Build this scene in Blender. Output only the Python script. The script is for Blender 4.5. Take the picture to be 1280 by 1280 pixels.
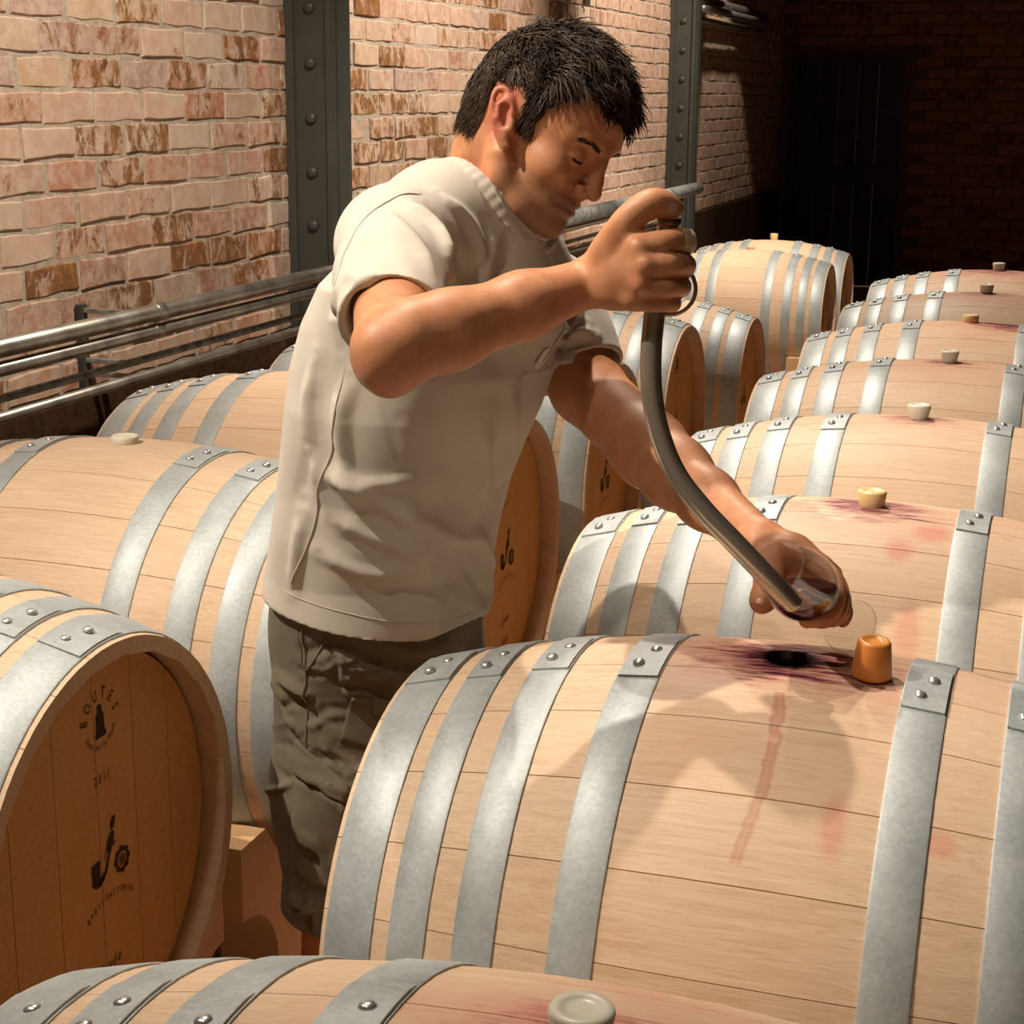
import bpy, bmesh, math, random
import numpy as np
from mathutils import Vector, Matrix, Quaternion

random.seed(7); np.random.seed(7)
SC = bpy.context.scene
COL = SC.collection
for o in list(bpy.data.objects): bpy.data.objects.remove(o)

# ------------------------------------------------------------------ camera, world, lights, exposure
H = 1.55                                    # camera height above the floor
FPX = 2095.0; PIT = .2454; YAW = .3222; ROLL = .0082
FW = np.array([-math.sin(YAW)*math.cos(PIT), math.cos(YAW)*math.cos(PIT), -math.sin(PIT)])
_r = np.array([math.cos(YAW), math.sin(YAW), 0.]); _u = np.cross(_r, FW)
RT = math.cos(ROLL)*_r + math.sin(ROLL)*_u
UP = -math.sin(ROLL)*_r + math.cos(ROLL)*_u
EYE = np.array([0., 0., H])
cd = bpy.data.cameras.new('camera'); cam = bpy.data.objects.new('camera', cd); COL.objects.link(cam)
cd.sensor_width = 36; cd.lens = 36*FPX/1280; cd.clip_start = .05; cd.clip_end = 60
cam.matrix_world = Matrix(((RT[0], UP[0], -FW[0], 0), (RT[1], UP[1], -FW[1], 0), (RT[2], UP[2], -FW[2], H), (0, 0, 0, 1)))
SC.camera = cam
SC.view_settings.view_transform = 'Standard'; SC.view_settings.look = 'None'
SC.view_settings.gamma = 1; SC.view_settings.use_curve_mapping = False
SC.view_settings.exposure = 0.02
W = bpy.data.worlds.new('World'); SC.world = W; W.use_nodes = True
W.node_tree.nodes['Background'].inputs[0].default_value = (1, .72, .45, 1)
W.node_tree.nodes['Background'].inputs[1].default_value = .05

def spot(loc, target, power, angle=60, blend=.5, size=.04, col=(1, .87, .735)):
    l = bpy.data.lights.new('spot_lamp', 'SPOT'); l.energy = power; l.spot_size = math.radians(angle)
    l.spot_blend = blend; l.shadow_soft_size = size; l.color = col
    o = bpy.data.objects.new('spot_lamp', l); COL.objects.link(o); o.location = loc
    d = Vector(target)-Vector(loc); o.rotation_euler = d.to_track_quat('-Z', 'Y').to_euler()
    return o
# ceiling spots: a row along the brick wall and a row over the aisle, as in a cellar lit from the ceiling
spot((-1.15, 2.02, 3.40), (-.40, 1.65, 1.0), 165, 56, .6, .02)          # behind the man, shades the near barrel
spot((-2.15, .75, 3.3), (-.85, 1.95, 1.2), 330, 50, .6, .022)            # near left, lights his back
spot((-.95, 3.0, 3.4), (-.40, 2.70, .95), 120, 40, .6, .03)
spot((-1.2, 4.6, 3.4), (-.4, 3.6, .9), 330, 70, .7, .05)
spot((-1.1, 6.7, 3.4), (-.6, 6.3, .8), 330, 70, .7, .05)
spot((-1.1, 7.2, 3.5), (-1.5, 8.9, .6), 480, 46, .7, .05)
spot((-.9, .2, 3.4), (-.6, 1.2, .9), 45, 70, .8, .05)  # added fill near the camera, standing in for room bounce
spot((-.9, 2.9, 3.5), (-2.4, 3.7, 1.35), 330, 62, .6, .05)
spot((-.9, 5.9, 3.5), (-2.4, 6.2, 1.6), 400, 70, .6, .05)
spot((-1.0, 8.7, 3.5), (-2.4, 9.2, 1.5), 330, 66, .6, .05)
spot((-1.75, 11.0, 3.0), (-2.4, 11.7, 1.12), 60, 46, .35, .04)

# ------------------------------------------------------------------ helpers
def px(x, y, Y):
    """world point where the photograph's pixel ray meets the vertical plane at distance Y"""
    d = FW + RT*(x-640)/FPX - UP*(y-640)/FPX
    return EYE + d*(Y/d[1])

def mesh_obj(name, verts, faces, mat=None, parent=None, smooth=True, loc=None):
    me = bpy.data.meshes.new(name)
    me.from_pydata([tuple(v) for v in verts], [], [tuple(f) for f in faces]); me.update()
    return link(name, me, mat, parent, smooth, loc)

def link(name, me, mat=None, parent=None, smooth=True, loc=None):
    if smooth and len(me.polygons): me.polygons.foreach_set('use_smooth', [True]*len(me.polygons))
    if mat and not me.materials: me.materials.append(mat)
    o = bpy.data.objects.new(name, me); COL.objects.link(o)
    if parent: o.parent = parent
    if loc is not None: o.location = loc
    return o

def inst(name, me, parent=None, loc=(0, 0, 0), rot=(0, 0, 0), scale=(1, 1, 1)):
    o = bpy.data.objects.new(name, me); COL.objects.link(o)
    o.parent = parent; o.location = loc; o.rotation_euler = rot; o.scale = scale
    return o

def from_bm(name, bm, mat=None, parent=None, smooth=True, loc=None):
    me = bpy.data.meshes.new(name); bm.to_mesh(me); bm.free()
    return link(name, me, mat, parent, smooth, loc)

def empty(name, loc=(0, 0, 0)):
    o = bpy.data.objects.new(name, None); COL.objects.link(o); o.location = loc; o.empty_display_size = .05
    return o

def tag(o, label=None, cat=None, group=None, kind=None):
    for k, v in (('label', label), ('category', cat), ('group', group), ('kind', kind)):
        if v: o[k] = v
    return o

def box_me(name, x0, x1, y0, y1, z0, z1, bevel=0):
    bm = bmesh.new(); bmesh.ops.create_cube(bm, size=1)
    for v in bm.verts: v.co = ((x0+x1)/2+v.co.x*(x1-x0), (y0+y1)/2+v.co.y*(y1-y0), (z0+z1)/2+v.co.z*(z1-z0))
    if bevel: bmesh.ops.bevel(bm, geom=bm.edges[:], offset=bevel, segments=2, affect='EDGES', profile=.6)
    me = bpy.data.meshes.new(name); bm.to_mesh(me); bm.free(); return me

def tube(pts, rad, seg=12, cap=True):
    """verts, faces of a tube along pts; rad a number or a list"""
    pts = [np.array(p, float) for p in pts]; n = len(pts)
    rad = [rad]*n if not hasattr(rad, '__len__') else rad
    V, F = [], []
    t0 = pts[1]-pts[0]; t0 /= np.linalg.norm(t0)
    a = np.cross(t0, [0, 0, 1.]); a = np.cross(t0, [1., 0, 0]) if np.linalg.norm(a) < 1e-3 else a; a /= np.linalg.norm(a)
    for i in range(n):
        t = pts[min(i+1, n-1)]-pts[max(i-1, 0)]; t /= (np.linalg.norm(t)+1e-12)
        a = a-t*(a@t); a /= np.linalg.norm(a); b = np.cross(t, a)
        for k in range(seg):
            q = 2*math.pi*k/seg; V.append(pts[i]+rad[i]*(a*math.cos(q)+b*math.sin(q)))
    for i in range(n-1):
        for k in range(seg):
            F.append((i*seg+k, i*seg+(k+1) % seg, (i+1)*seg+(k+1) % seg, (i+1)*seg+k))
    if cap: F.append(tuple(range(seg))[::-1]); F.append(tuple((n-1)*seg+k for k in range(seg)))
    return V, F

def lathe(prof, seg=32, close=False):
    """revolve (r, z) about z"""
    V, F = [], []; n = len(prof)
    for r_, z_ in prof:
        for k in range(seg):
            q = 2*math.pi*k/seg; V.append((r_*math.cos(q), r_*math.sin(q), z_))
    for i in range(n-1):
        for k in range(seg): F.append((i*seg+k, i*seg+(k+1) % seg, (i+1)*seg+(k+1) % seg, (i+1)*seg+k))
    if not close:
        F.append(tuple(range(seg))[::-1]); F.append(tuple((n-1)*seg+k for k in range(seg)))
    return V, F

def spline(pts, m):
    """Catmull-Rom through pts, m samples a span"""
    P = [np.array(p, float) for p in pts]; P = [2*P[0]-P[1]]+P+[2*P[-1]-P[-2]]; out = []
    for i in range(1, len(P)-2):
        for j in range(m):
            t = j/m; a, b, c, d = P[i-1:i+3]
            out.append(.5*((2*b)+(c-a)*t+(2*a-5*b+4*c-d)*t*t+(3*b-a-3*c+d)*t**3))
    out.append(P[-2]); return out

# ------------------------------------------------------------------ materials
class NT:
    def __init__(s, name):
        s.m = bpy.data.materials.new(name); s.m.use_nodes = True; s.t = s.m.node_tree; s.b = s.t.nodes['Principled BSDF']
    def n(s, typ, ins=None, **kw):
        x = s.t.nodes.new(typ)
        for k, v in kw.items(): setattr(x, k, v)
        for k, v in (ins or {}).items(): s.set(x.inputs[k], v)
        return x
    def set(s, i, v):
        if isinstance(v, bpy.types.NodeSocket): s.t.links.new(v, i)
        elif isinstance(v, bpy.types.Node): s.t.links.new(v.outputs[0], i)
        else:
            if i.type == 'RGBA' and len(v) == 3: v = (*v, 1)
            i.default_value = v
    def P(s, **kw):
        for k, v in kw.items(): s.set(s.b.inputs[k.replace('_', ' ')], v)
    def math(s, op, a, b=0., c=0., clamp=False):
        return s.n('ShaderNodeMath', {0: a, 1: b, 2: c}, operation=op, use_clamp=clamp).outputs[0]
    def mapping(s, vec, scale=(1, 1, 1), loc=(0, 0, 0)):
        return s.n('ShaderNodeMapping', {'Vector': vec, 'Scale': scale, 'Location': loc}).outputs[0]
    def noise(s, vec, scale, detail=3., rough=.55, dist=0.):
        return s.n('ShaderNodeTexNoise', {'Vector': vec, 'Scale': scale, 'Detail': detail, 'Roughness': rough, 'Distortion': dist}).outputs[0]
    def ramp(s, fac, stops, interp='LINEAR'):
        x = s.n('ShaderNodeValToRGB', {'Fac': fac}); e = x.color_ramp.elements; x.color_ramp.interpolation = interp
        while len(e) < len(stops): e.new(.5)
        for i, (p, c) in enumerate(stops):
            e[i].position = p; e[i].color = (*c, 1) if hasattr(c, '__len__') else (c, c, c, 1)
        return x.outputs[0]
    def mix(s, fac, a, b, mode='MIX'):
        x = s.n('ShaderNodeMix', data_type='RGBA', blend_type=mode)
        s.set(x.inputs[0], fac); s.set(x.inputs[6], a); s.set(x.inputs[7], b); return x.outputs[2]
    def bump(s, h, strength, dist=.002):
        s.set(s.b.inputs['Normal'], s.n('ShaderNodeBump', {'Height': h, 'Strength': strength, 'Distance': dist}).outputs[0])
    def coord(s, k='Object'): return s.n('ShaderNodeTexCoord').outputs[k]
    def pos(s): return s.n('ShaderNodeNewGeometry').outputs['Position']
    def rnd(s): return s.n('ShaderNodeObjectInfo').outputs['Random']

def plain(name, col, rough=.6, metal=0., nscale=0, namp=.15, **kw):
    n = NT(name); c = col
    if nscale:
        f = n.noise(n.coord(), nscale, 4)
        c = n.ramp(f, [(.3, [x*(1-namp) for x in col]), (.7, [min(1, x*(1+namp)) for x in col])])
        n.bump(f, .15, .001)
    n.P(Base_Color=c, Roughness=rough, Metallic=metal, **kw); return n.m

def mat_oak(name, tint=(1, 1, 1), stain=None):
    """pale oak with grain along local X; stain = dict(c=(x, y, z) of the bung, amp, reach, drip)"""
    n = NT(name); oc = n.coord(); rnd = n.rnd()
    off = n.n('ShaderNodeCombineXYZ', {0: n.math('MULTIPLY', rnd, 9.), 1: n.math('MULTIPLY', rnd, 31.), 2: n.math('MULTIPLY', rnd, 17.)}).outputs[0]
    v = n.n('ShaderNodeVectorMath', {0: oc, 1: off}, operation='ADD').outputs[0]
    g1 = n.noise(n.mapping(v, (3, 60, 60)), 2.2, 5, .65, .3)
    g2 = n.noise(n.mapping(v, (9, 210, 210)), 2.5, 3, .6)
    fl = n.noise(n.mapping(v, (5, 5, 5)), 1.2, 2)
    t = lambda c: [a*b for a, b in zip(c, tint)]
    c = n.ramp(g1, [(.25, t((.55, .38, .24))), (.5, t((.67, .485, .325))), (.75, t((.73, .555, .395)))])
    c = n.mix(n.math('MULTIPLY', n.ramp(g2, [(.34, 1.), (.5, 0.)]), .42), c, t((.46, .29, .16)))
    c = n.mix(n.math('MULTIPLY', rnd, .35), c, t((.66, .44, .28)))
    c = n.mix(n.ramp(fl, [(.4, 0.), (.75, .35)]), c, t((.70, .53, .35)))
    if stain:
        p = n.pos(); s = n.n('ShaderNodeSeparateXYZ', {0: p}).outputs
        dx = n.math('SUBTRACT', s[0], stain['c'][0]); dy = n.math('SUBTRACT', s[1], stain['c'][1])
        ang = n.math('SUBTRACT', s[2], stain['c'][2])
        near = n.math('SUBTRACT', 1., n.math('MULTIPLY', n.math('ABSOLUTE', ang), 3.2), clamp=True)
        st = n.noise(n.mapping(p, (6, 42, 20)), 3., 4, .65, .4); blot = n.noise(p, 9., 3, .6)
        # deep wine close round the hole, drawn out along the grain
        q = n.math('SQRT', n.math('ADD', n.math('POWER', n.math('MULTIPLY', dx, 10./stain['reach']), 2.), n.math('POWER', n.math('MULTIPLY', dy, 15./stain['reach']), 2.)))
        f = n.math('SUBTRACT', n.math('ADD', 1.0, n.math('MULTIPLY', n.math('SUBTRACT', st, .5), 2.6)), q)
        deep = n.math('MULTIPLY', n.ramp(f, [(.12, 0.), (.75, 1.)]), stain['amp'])
        q2 = n.math('SQRT', n.math('ADD', n.math('POWER', n.math('MULTIPLY', dx, 3.4), 2.), n.math('POWER', n.math('MULTIPLY', dy, 5.), 2.)))
        f2 = n.math('SUBTRACT', n.math('ADD', .95, n.math('MULTIPLY', n.math('SUBTRACT', blot, .5), 2.2)), q2)
        pink = n.math('MULTIPLY', n.math('MULTIPLY', n.ramp(f2, [(.0, 0.), (1., 1.)]), stain.get('pink', .5)), near)
        c = n.mix(pink, c, (.60, .22, .16))
        for (ax, ay, rx, ry) in stain.get('spots', ()):
            qq = n.math('SQRT', n.math('ADD', n.math('POWER', n.math('DIVIDE', n.math('SUBTRACT', s[0], ax), rx), 2.), n.math('POWER', n.math('DIVIDE', n.math('SUBTRACT', s[1], ay), ry), 2.)))
            ff = n.math('MULTIPLY', n.ramp(n.math('SUBTRACT', n.math('ADD', 1., n.math('MULTIPLY', n.math('SUBTRACT', blot, .5), 1.6)), qq), [(0., 0.), (.6, .55)]), near)
            c = n.mix(ff, c, (.62, .16, .11))
        c = n.mix(deep, c, n.ramp(f, [(.3, (.33, .035, .075)), (.8, (.10, .010, .03)), (1.02, (.010, .001, .004))]))  # wine purple; the black end also stands for shade inside the hole
        if stain.get('hole'):                         # shade inside the open hole, painted black
            rr = n.math('SQRT', n.math('ADD', n.math('POWER', dx, 2.), n.math('POWER', dy, 2.)))
            c = n.mix(n.ramp(rr, [(.0262, 1.), (.030, 0.)]), c, (.006, .001, .002))
        if stain.get('drip'):
            pts = stain['drip']                       # (x, y) from the hole down the near side
            for (xa, ya), (xb, yb) in zip(pts[:-1], pts[1:]):
                tt = n.math('DIVIDE', n.math('SUBTRACT', s[1], ya), yb-ya)
                inside = n.math('MULTIPLY', n.math('GREATER_THAN', tt, 0.), n.math('LESS_THAN', tt, 1.))
                xc = n.math('ADD', n.math('MULTIPLY', tt, xb-xa), xa)
                wob = n.math('MULTIPLY', n.math('SUBTRACT', n.noise(p, 55., 2), .5), .012)
                dd = n.math('ABSOLUTE', n.math('SUBTRACT', n.math('ADD', s[0], wob), xc))
                band = n.ramp(dd, [(.0, .38), (.0038, .5), (.0050, .95), (.0058, 0.)])
                c = n.mix(n.math('MULTIPLY', n.math('MULTIPLY', band, inside), near), c, (.40, .075, .05))
    n.P(Base_Color=c, Roughness=.55, Specular_IOR_Level=.3)
    n.bump(n.math('ADD', g1, n.math('MULTIPLY', g2, .5)), .22, .0015)
    return n.m

def mat_hoop():
    n = NT('galvanised_hoop'); v = n.coord()
    sp = n.n('ShaderNodeTexVoronoi', {'Vector': v, 'Scale': 260.}).outputs['Color']
    sv = n.n('ShaderNodeSeparateColor', {0: sp}).outputs[0]
    b = n.noise(v, 14., 4, .6)
    c = n.ramp(n.math('ADD', n.math('MULTIPLY', sv, .22), n.math('MULTIPLY', b, .78)), [(.25, (.33, .365, .365)), (.75, (.49, .53, .525))])
    n.P(Base_Color=c, Metallic=.34, Roughness=n.ramp(b, [(.3, .48), (.7, .60)]))
    n.bump(n.math('ADD', b, n.math('MULTIPLY', sv, .15)), .08, .001); return n.m

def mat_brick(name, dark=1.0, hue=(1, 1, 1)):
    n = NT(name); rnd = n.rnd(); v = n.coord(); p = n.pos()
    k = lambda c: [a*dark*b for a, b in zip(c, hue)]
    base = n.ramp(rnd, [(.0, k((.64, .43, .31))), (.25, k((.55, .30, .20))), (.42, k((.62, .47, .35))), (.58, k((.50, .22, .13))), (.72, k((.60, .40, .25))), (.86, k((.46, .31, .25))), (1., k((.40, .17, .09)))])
    n1 = n.noise(p, 26., 5, .7); n2 = n.noise(n.mapping(p, (12, 13, 8)), 1.7, 5, .75, .5)
    c = n.mix(n.ramp(n1, [(.40, .6), (.60, 0.)]), base, k((.72, .58, .45)))
    # iron-brown burnt patches, streaked downwards
    r2 = n.math('FRACT', n.math('MULTIPLY', rnd, 37.7))
    amt = n.ramp(n.math('ADD', n.math('MULTIPLY', n2, .9), n.math('MULTIPLY', r2, .42)), [(.76, 0.), (.86, .95)])
    c = n.mix(amt, c, n.ramp(n1, [(.3, k((.13, .052, .013))), (.7, k((.40, .18, .06)))]))
    n.P(Base_Color=c, Roughness=.88, Specular_IOR_Level=.2)
    n.bump(n.math('ADD', n1, n.math('MULTIPLY', n.noise(p, 90., 3), .5)), .5, .004); return n.m

M = {}
M['oak'] = mat_oak('barrel_oak')
M['head_oak'] = mat_oak('barrel_head_oak', (1.0, .78, .47))  # orange tint paints in the warm shade on the barrel heads
M['chime_oak'] = mat_oak('cradle_oak', (1.0, .86, .66))
M['hoop'] = mat_hoop()
M['rivet'] = plain('rivet_steel', (.68, .70, .68), .28, .8)
M['ink'] = plain('burnt_ink', (.028, .010, .006), .7)
M['brick'] = mat_brick('old_brick')
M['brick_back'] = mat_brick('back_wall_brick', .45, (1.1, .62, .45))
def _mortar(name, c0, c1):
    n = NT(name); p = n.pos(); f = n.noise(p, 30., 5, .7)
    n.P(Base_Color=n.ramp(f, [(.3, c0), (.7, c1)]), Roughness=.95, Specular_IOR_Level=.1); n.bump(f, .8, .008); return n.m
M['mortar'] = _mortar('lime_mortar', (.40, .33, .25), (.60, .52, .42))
M['mortar_dark'] = _mortar('dark_mortar', (.10, .05, .03), (.17, .09, .06))  # darker, browner mortar for the back and right walls
M['plinth'] = _mortar('dark_plinth', (.035, .016, .008), (.09, .045, .022))  # much darker brown than the mortar above it
M['floor'] = _mortar('cellar_floor', (.42, .29, .20), (.56, .42, .31))
M['steel_paint'] = plain('grey_green_paint', (.062, .066, .055), .45, 0., 9., .12)
M['pipe'] = plain('worn_steel_pipe', (.40, .37, .32), .36, .75, 12., .35)
M['pipe_grey'] = plain('grey_pipe', (.30, .31, .29), .5, .2, 25., .5)
M['dark_wood'] = plain('dark_door_wood', (.012, .008, .006), .6, 0., 6., .3)
M['ceiling'] = plain('dark_ceiling', (.05, .035, .025), .9)
# ------------------------------------------------------------------ the room
XW, YB = -2.40, 14.0
def struct(o): o['kind'] = 'structure'; return o
fl = struct(link('floor', box_me('floor', XW-.2, 4.2, -1.2, YB+.2, -.1, 0), M['floor'], smooth=False))
ce = struct(link('ceiling', box_me('ceiling', XW-.2, 4.2, -1.2, YB+.2, 4.0, 4.1), M['ceiling'], smooth=False))
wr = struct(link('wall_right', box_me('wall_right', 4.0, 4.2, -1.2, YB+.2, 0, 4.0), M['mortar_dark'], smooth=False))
wl = struct(link('wall_left', box_me('wall_left', XW-.2, XW-.002, -1.2, YB+.2, 0, 4.0), M['mortar'], smooth=False))
# back wall with a door opening
DX0, DX1, DZ = -2.33, -1.42, 1.86
bm = bmesh.new()
for x0, x1, z0, z1 in ((XW-.2, DX0, 0, 4), (DX1, 4.2, 0, 4), (DX0, DX1, DZ, 4)):
    me = box_me('t', x0, x1, YB+.002, YB+.2, z0, z1); bm.from_mesh(me)
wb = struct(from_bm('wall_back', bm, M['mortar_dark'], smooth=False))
door = struct(empty('door_1', ((DX0+DX1)/2, YB+.1, 0)))
w2 = (DX1-DX0)/2
for i in range(5):
    link('plank', box_me('plank', -w2+.06+i*(2*w2-.12)/5+.003, -w2+.06+(i+1)*(2*w2-.12)/5-.003, .03, .07, .02, DZ-.06), M['dark_wood'], door, False)
bm = bmesh.new()
for x0, x1, z0, z1 in ((-w2, -w2+.06, 0, DZ), (w2-.06, w2, 0, DZ), (-w2+.06, w2-.06, DZ-.06, DZ)):
    bm.from_mesh(box_me('t', x0, x1, -.08, .08, z0, z1))
from_bm('door_frame', bm, M['dark_wood'], door, False)
link('lock_rail', box_me('lock_rail', -w2+.06, w2-.06, .01, .03, .85, 1.0), M['dark_wood'], door, False)

PITCH, BL = .083, .231
def brick_mesh(seed, L=.222, hh=.073, dep=.03):
    rr = random.Random(seed); bm = bmesh.new(); bmesh.ops.create_cube(bm, size=1)
    for v in bm.verts: v.co = (v.co.x*dep, v.co.y*L, v.co.z*hh)
    bmesh.ops.subdivide_edges(bm, edges=[e for e in bm.edges if abs(e.verts[0].co.y-e.verts[1].co.y) > .1], cuts=2, use_grid_fill=True)
    front = [v for v in bm.verts if v.co.x > 0]
    for v in front: v.co += Vector((rr.uniform(-.003, .002), rr.uniform(-.004, .004) if abs(v.co.y) > .1 else 0, rr.uniform(-.0035, .0035)))
    fe = [e for e in bm.edges if e.verts[0].co.x > 0 and e.verts[1].co.x > 0 and len([f for f in e.link_faces if f.normal.x > .5]) == 1]
    bmesh.ops.bevel(bm, geom=fe, offset=.0035, segments=1, affect='EDGES')
    bmesh.ops.delete(bm, geom=[f for f in bm.faces if f.calc_center_median().x < -dep*.45], context='FACES')
    me = bpy.data.meshes.new('brick'); bm.to_mesh(me); bm.free()
    return me

def project(P):
    P = np.asarray(P)-EYE; d = P@FW
    return 640+FPX*(P@RT)/d, 640-FPX*(P@UP)/d, d

def lay_bricks(wall, mats, plane, a0, a1, z0, z1, keep, skip, dark=False):
    """real bricks over mortar: the ones that show largest are parts, the others one joined part"""
    ms = [brick_mesh(i+(40 if dark else 0)) for i in range(7)]
    for m in ms: m.materials.append(mats)
    spots_ = []
    k = 0; z = z0+PITCH/2
    while z < z1:
        a = a0+(k % 2)*BL/2+random.uniform(-.02, .02)
        while a < a1:
            if not skip(a, z):
                q = (XW, a, z) if plane == 'x' else (a, YB, z)
                x, y, d = project(q)
                vis = d > .3 and -30 < x < 1310 and -25 < y < 1305
                spots_.append((0 if not vis else 1/d, q))
            a += BL
        z += PITCH; k += 1
    spots_.sort(key=lambda t: -t[0])
    rot = 0 if plane == 'x' else -math.pi/2
    rest = bmesh.new()
    for i, (s, q) in enumerate(spots_):
        m = random.choice(ms); j = random.uniform(-.0025, .003)
        loc = (q[0]-.0125+j, q[1], q[2]) if plane == 'x' else (q[0], q[1]+.0125-j, q[2])
        rx = random.uniform(-.012, .012); sc = (1, random.uniform(.95, 1.0), random.uniform(.93, 1.03))
        if i < keep and s > 0:
            inst('brick', m, wall, loc, (rx, 0, rot), sc)
        else:
            b2 = bmesh.new(); b2.from_mesh(m)
            b2.transform(Matrix.Translation(loc) @ Matrix.Rotation(rot, 4, 'Z') @ Matrix.Rotation(rx, 4, 'X') @ Matrix.Diagonal((*sc, 1)))
            me = bpy.data.meshes.new('t'); b2.to_mesh(me); b2.free(); rest.from_mesh(me); bpy.data.meshes.remove(me)
    o = from_bm('brickwork', rest, mats, wall, False); o['kind'] = 'stuff'
ZP = .80                                                 # top of the dark plinth
lay_bricks(wl, M['brick'], 'x', 2.1, YB-.02, ZP, 2.95, 300, lambda a, z: False)
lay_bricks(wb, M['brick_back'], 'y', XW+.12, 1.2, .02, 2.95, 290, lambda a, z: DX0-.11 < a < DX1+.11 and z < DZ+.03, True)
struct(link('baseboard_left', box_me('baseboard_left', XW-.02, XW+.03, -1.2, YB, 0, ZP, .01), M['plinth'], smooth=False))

# riveted steel pillars
def dome(r, h):
    return lathe([(r, 0), (r*.97, h*.35), (r*.75, h*.75), (r*.4, h*.96), (r*.02, h)], 12)
RV = bpy.data.meshes.new('rivet'); _v, _f = dome(.019, .014)
RV.from_pydata(_v, [], _f); RV.materials.append(M['steel_paint']); RV.polygons.foreach_set('use_smooth', [True]*len(RV.polygons))
def pillar(y, label):
    t = empty('steel_pillar', (XW, y, 0)); tag(t, label, 'pillar', 'riveted steel pillars')
    link('web_plate', box_me('web_plate', -.005, .150, .0, .125, 0, 3.99, .002), M['steel_paint'], t, False)
    link('flange', box_me('flange', .138, .158, -.012, .140, 0, 3.99, .003), M['steel_paint'], t, False)
    link('angle_bar', box_me('angle_bar', .0, .030, -.014, .004, 0, 3.99, .003), M['steel_paint'], t, False)
    link('angle_bar', box_me('angle_bar', .156, .164, .03, .115, 0, 3.99, .002), M['steel_paint'], t, False)
    for k in range(21): inst('rivet', RV, t, (.083, .0, .30+k*.1665), (math.pi/2, 0, 0))
pillar(4.92, 'dark grey riveted steel pillar against the brick wall behind the man\'s shoulder')
pillar(10.06, 'dark grey riveted steel pillar on the wall behind the raised hand')

# pipes along the wall
def pipe(name, X, z, r, y0, y1, mat, label, cat='pipe', joints=()):
    V, F = tube([(0, y0, 0), (0, y1, 0)], r, 16)
    t = mesh_obj(name, V, F, mat, None, True, (X, 0, z)); tag(t, label, cat, 'pipes along the brick wall')
    for j in joints:
        V, F = tube([(0, j-.02, 0), (0, j-.018, 0), (0, j+.018, 0), (0, j+.02, 0)], [r*1.01, r*1.12, r*1.12, r*1.01], 16)
        mesh_obj('coupling', V, F, mat, t)
    return t
pipe('wall_pipe', -2.19, H-.545, .022, 1.6, 9.45, M['pipe'], 'thick worn steel pipe, topmost of the pipes along the brick wall', joints=(3.72, 6.6))
pipe('wall_pipe', -2.195, H-.592, .017, 1.6, 9.6, M['pipe'], 'steel pipe tight under the thick top pipe on the wall', joints=(3.72,))
pipe('thin_pipe', -2.25, H-.672, .010, 1.6, 9.6, M['pipe_grey'], 'thin grey pipe, upper one of the close pair low on the wall')
pipe('thin_pipe', -2.22, H-.706, .013, 1.6, 9.6, M['pipe'], 'thin bright pipe, lower one of the close pair low on the wall')
pipe('low_pipe', -2.25, H-.885, .010, 1.6, 9.6, M['pipe_grey'], 'dark thin pipe running along the plinth under all the others')
for y in (3.68, 7.5):
    b = tag(link('pipe_bracket', box_me('pipe_bracket', -2.395, -2.375, y-.014, y+.014, H-.90, H-.53, .003), M['steel_paint'], None, False), None, None)
    for z_ in (H-.545, H-.592, H-.672, H-.706, H-.885): link('pipe_hook', box_me('pipe_hook', -2.38, -2.19 if z_ > H-.6 else -2.23, y-.006, y+.006, z_-.006, z_+.006, .002), M['pipe_grey'], b, False)
    tag(b, 'steel strap holding the pipes to the wall, ' + ('nearer the front barrels' if y < 5 else 'behind the man'), 'bracket', 'pipe brackets')
pipe('lagged_pipe', -2.13, H-.532, .035, 6.9, 9.75, M['pipe_grey'], 'thick grey lagged pipe ending in front of the far pillar')
for x_, z_, r_ in ((-2.30, 2.10, .03), (-2.24, 2.045, .022), (-2.3, 1.99, .016)):
    pipe('ceiling_conduit', x_, z_, r_, 10.2, 12.6, M['pipe'], {.03: 'thick pipe high on the wall past the far pillar', .022: 'middle pipe of three high on the wall past the far pillar', .016: 'thinnest pipe high on the wall past the far pillar'}[r_])
V, F = tube([(XW+.02, 8.23, 1.96), (XW+.02, 8.23, 3.9)], .014, 10)
tag(mesh_obj('conduit', V, F, M['pipe_grey']), 'thin upright conduit on the brick wall above the man\'s head', 'conduit')

# ------------------------------------------------------------------ barrels
RB, RE, HL = .345, .281, .425
NS = 24
def Rx(x): return RB-(RB-RE)*(x/HL)**2
def stave_mesh():
    V, F = [], []; a = math.pi/NS; NX = 14
    xs = [-HL+2*HL*i/NX for i in range(NX+1)]
    cross = [(-a*.997, -.0018), (-a*.986, -.0003), (-a*.35, 0), (a*.35, 0), (a*.986, -.0003), (a*.997, -.0018), (a*.997, -.027), (-a*.997, -.027)]
    m = len(cross)
    for x in xs:
        th = 1 if abs(x) < HL-.001 else .72
        for q, d in cross:
            r = Rx(x)+(d if d > -.01 else d*th); V.append((x, r*math.sin(q), r*math.cos(q)))
    for i in range(NX):
        for k in range(m): F.append((i*m+k, (i+1)*m+k, (i+1)*m+(k+1) % m, i*m+(k+1) % m))
    F.append(tuple(range(m))); F.append(tuple(NX*m+k for k in range(m))[::-1])
    me = bpy.data.meshes.new('stave'); me.from_pydata(V, [], F); me.update()
    me.polygons.foreach_set('use_smooth', [True]*len(me.polygons))
    bm = bmesh.new(); bm.from_mesh(me); bmesh.ops.recalc_face_normals(bm, faces=bm.faces[:])
    for e in bm.edges:
        if len(e.link_faces) == 2 and e.calc_face_angle(0) > .55: e.smooth = False
    bm.to_mesh(me); bm.free(); return me
STAVE = stave_mesh()
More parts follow.
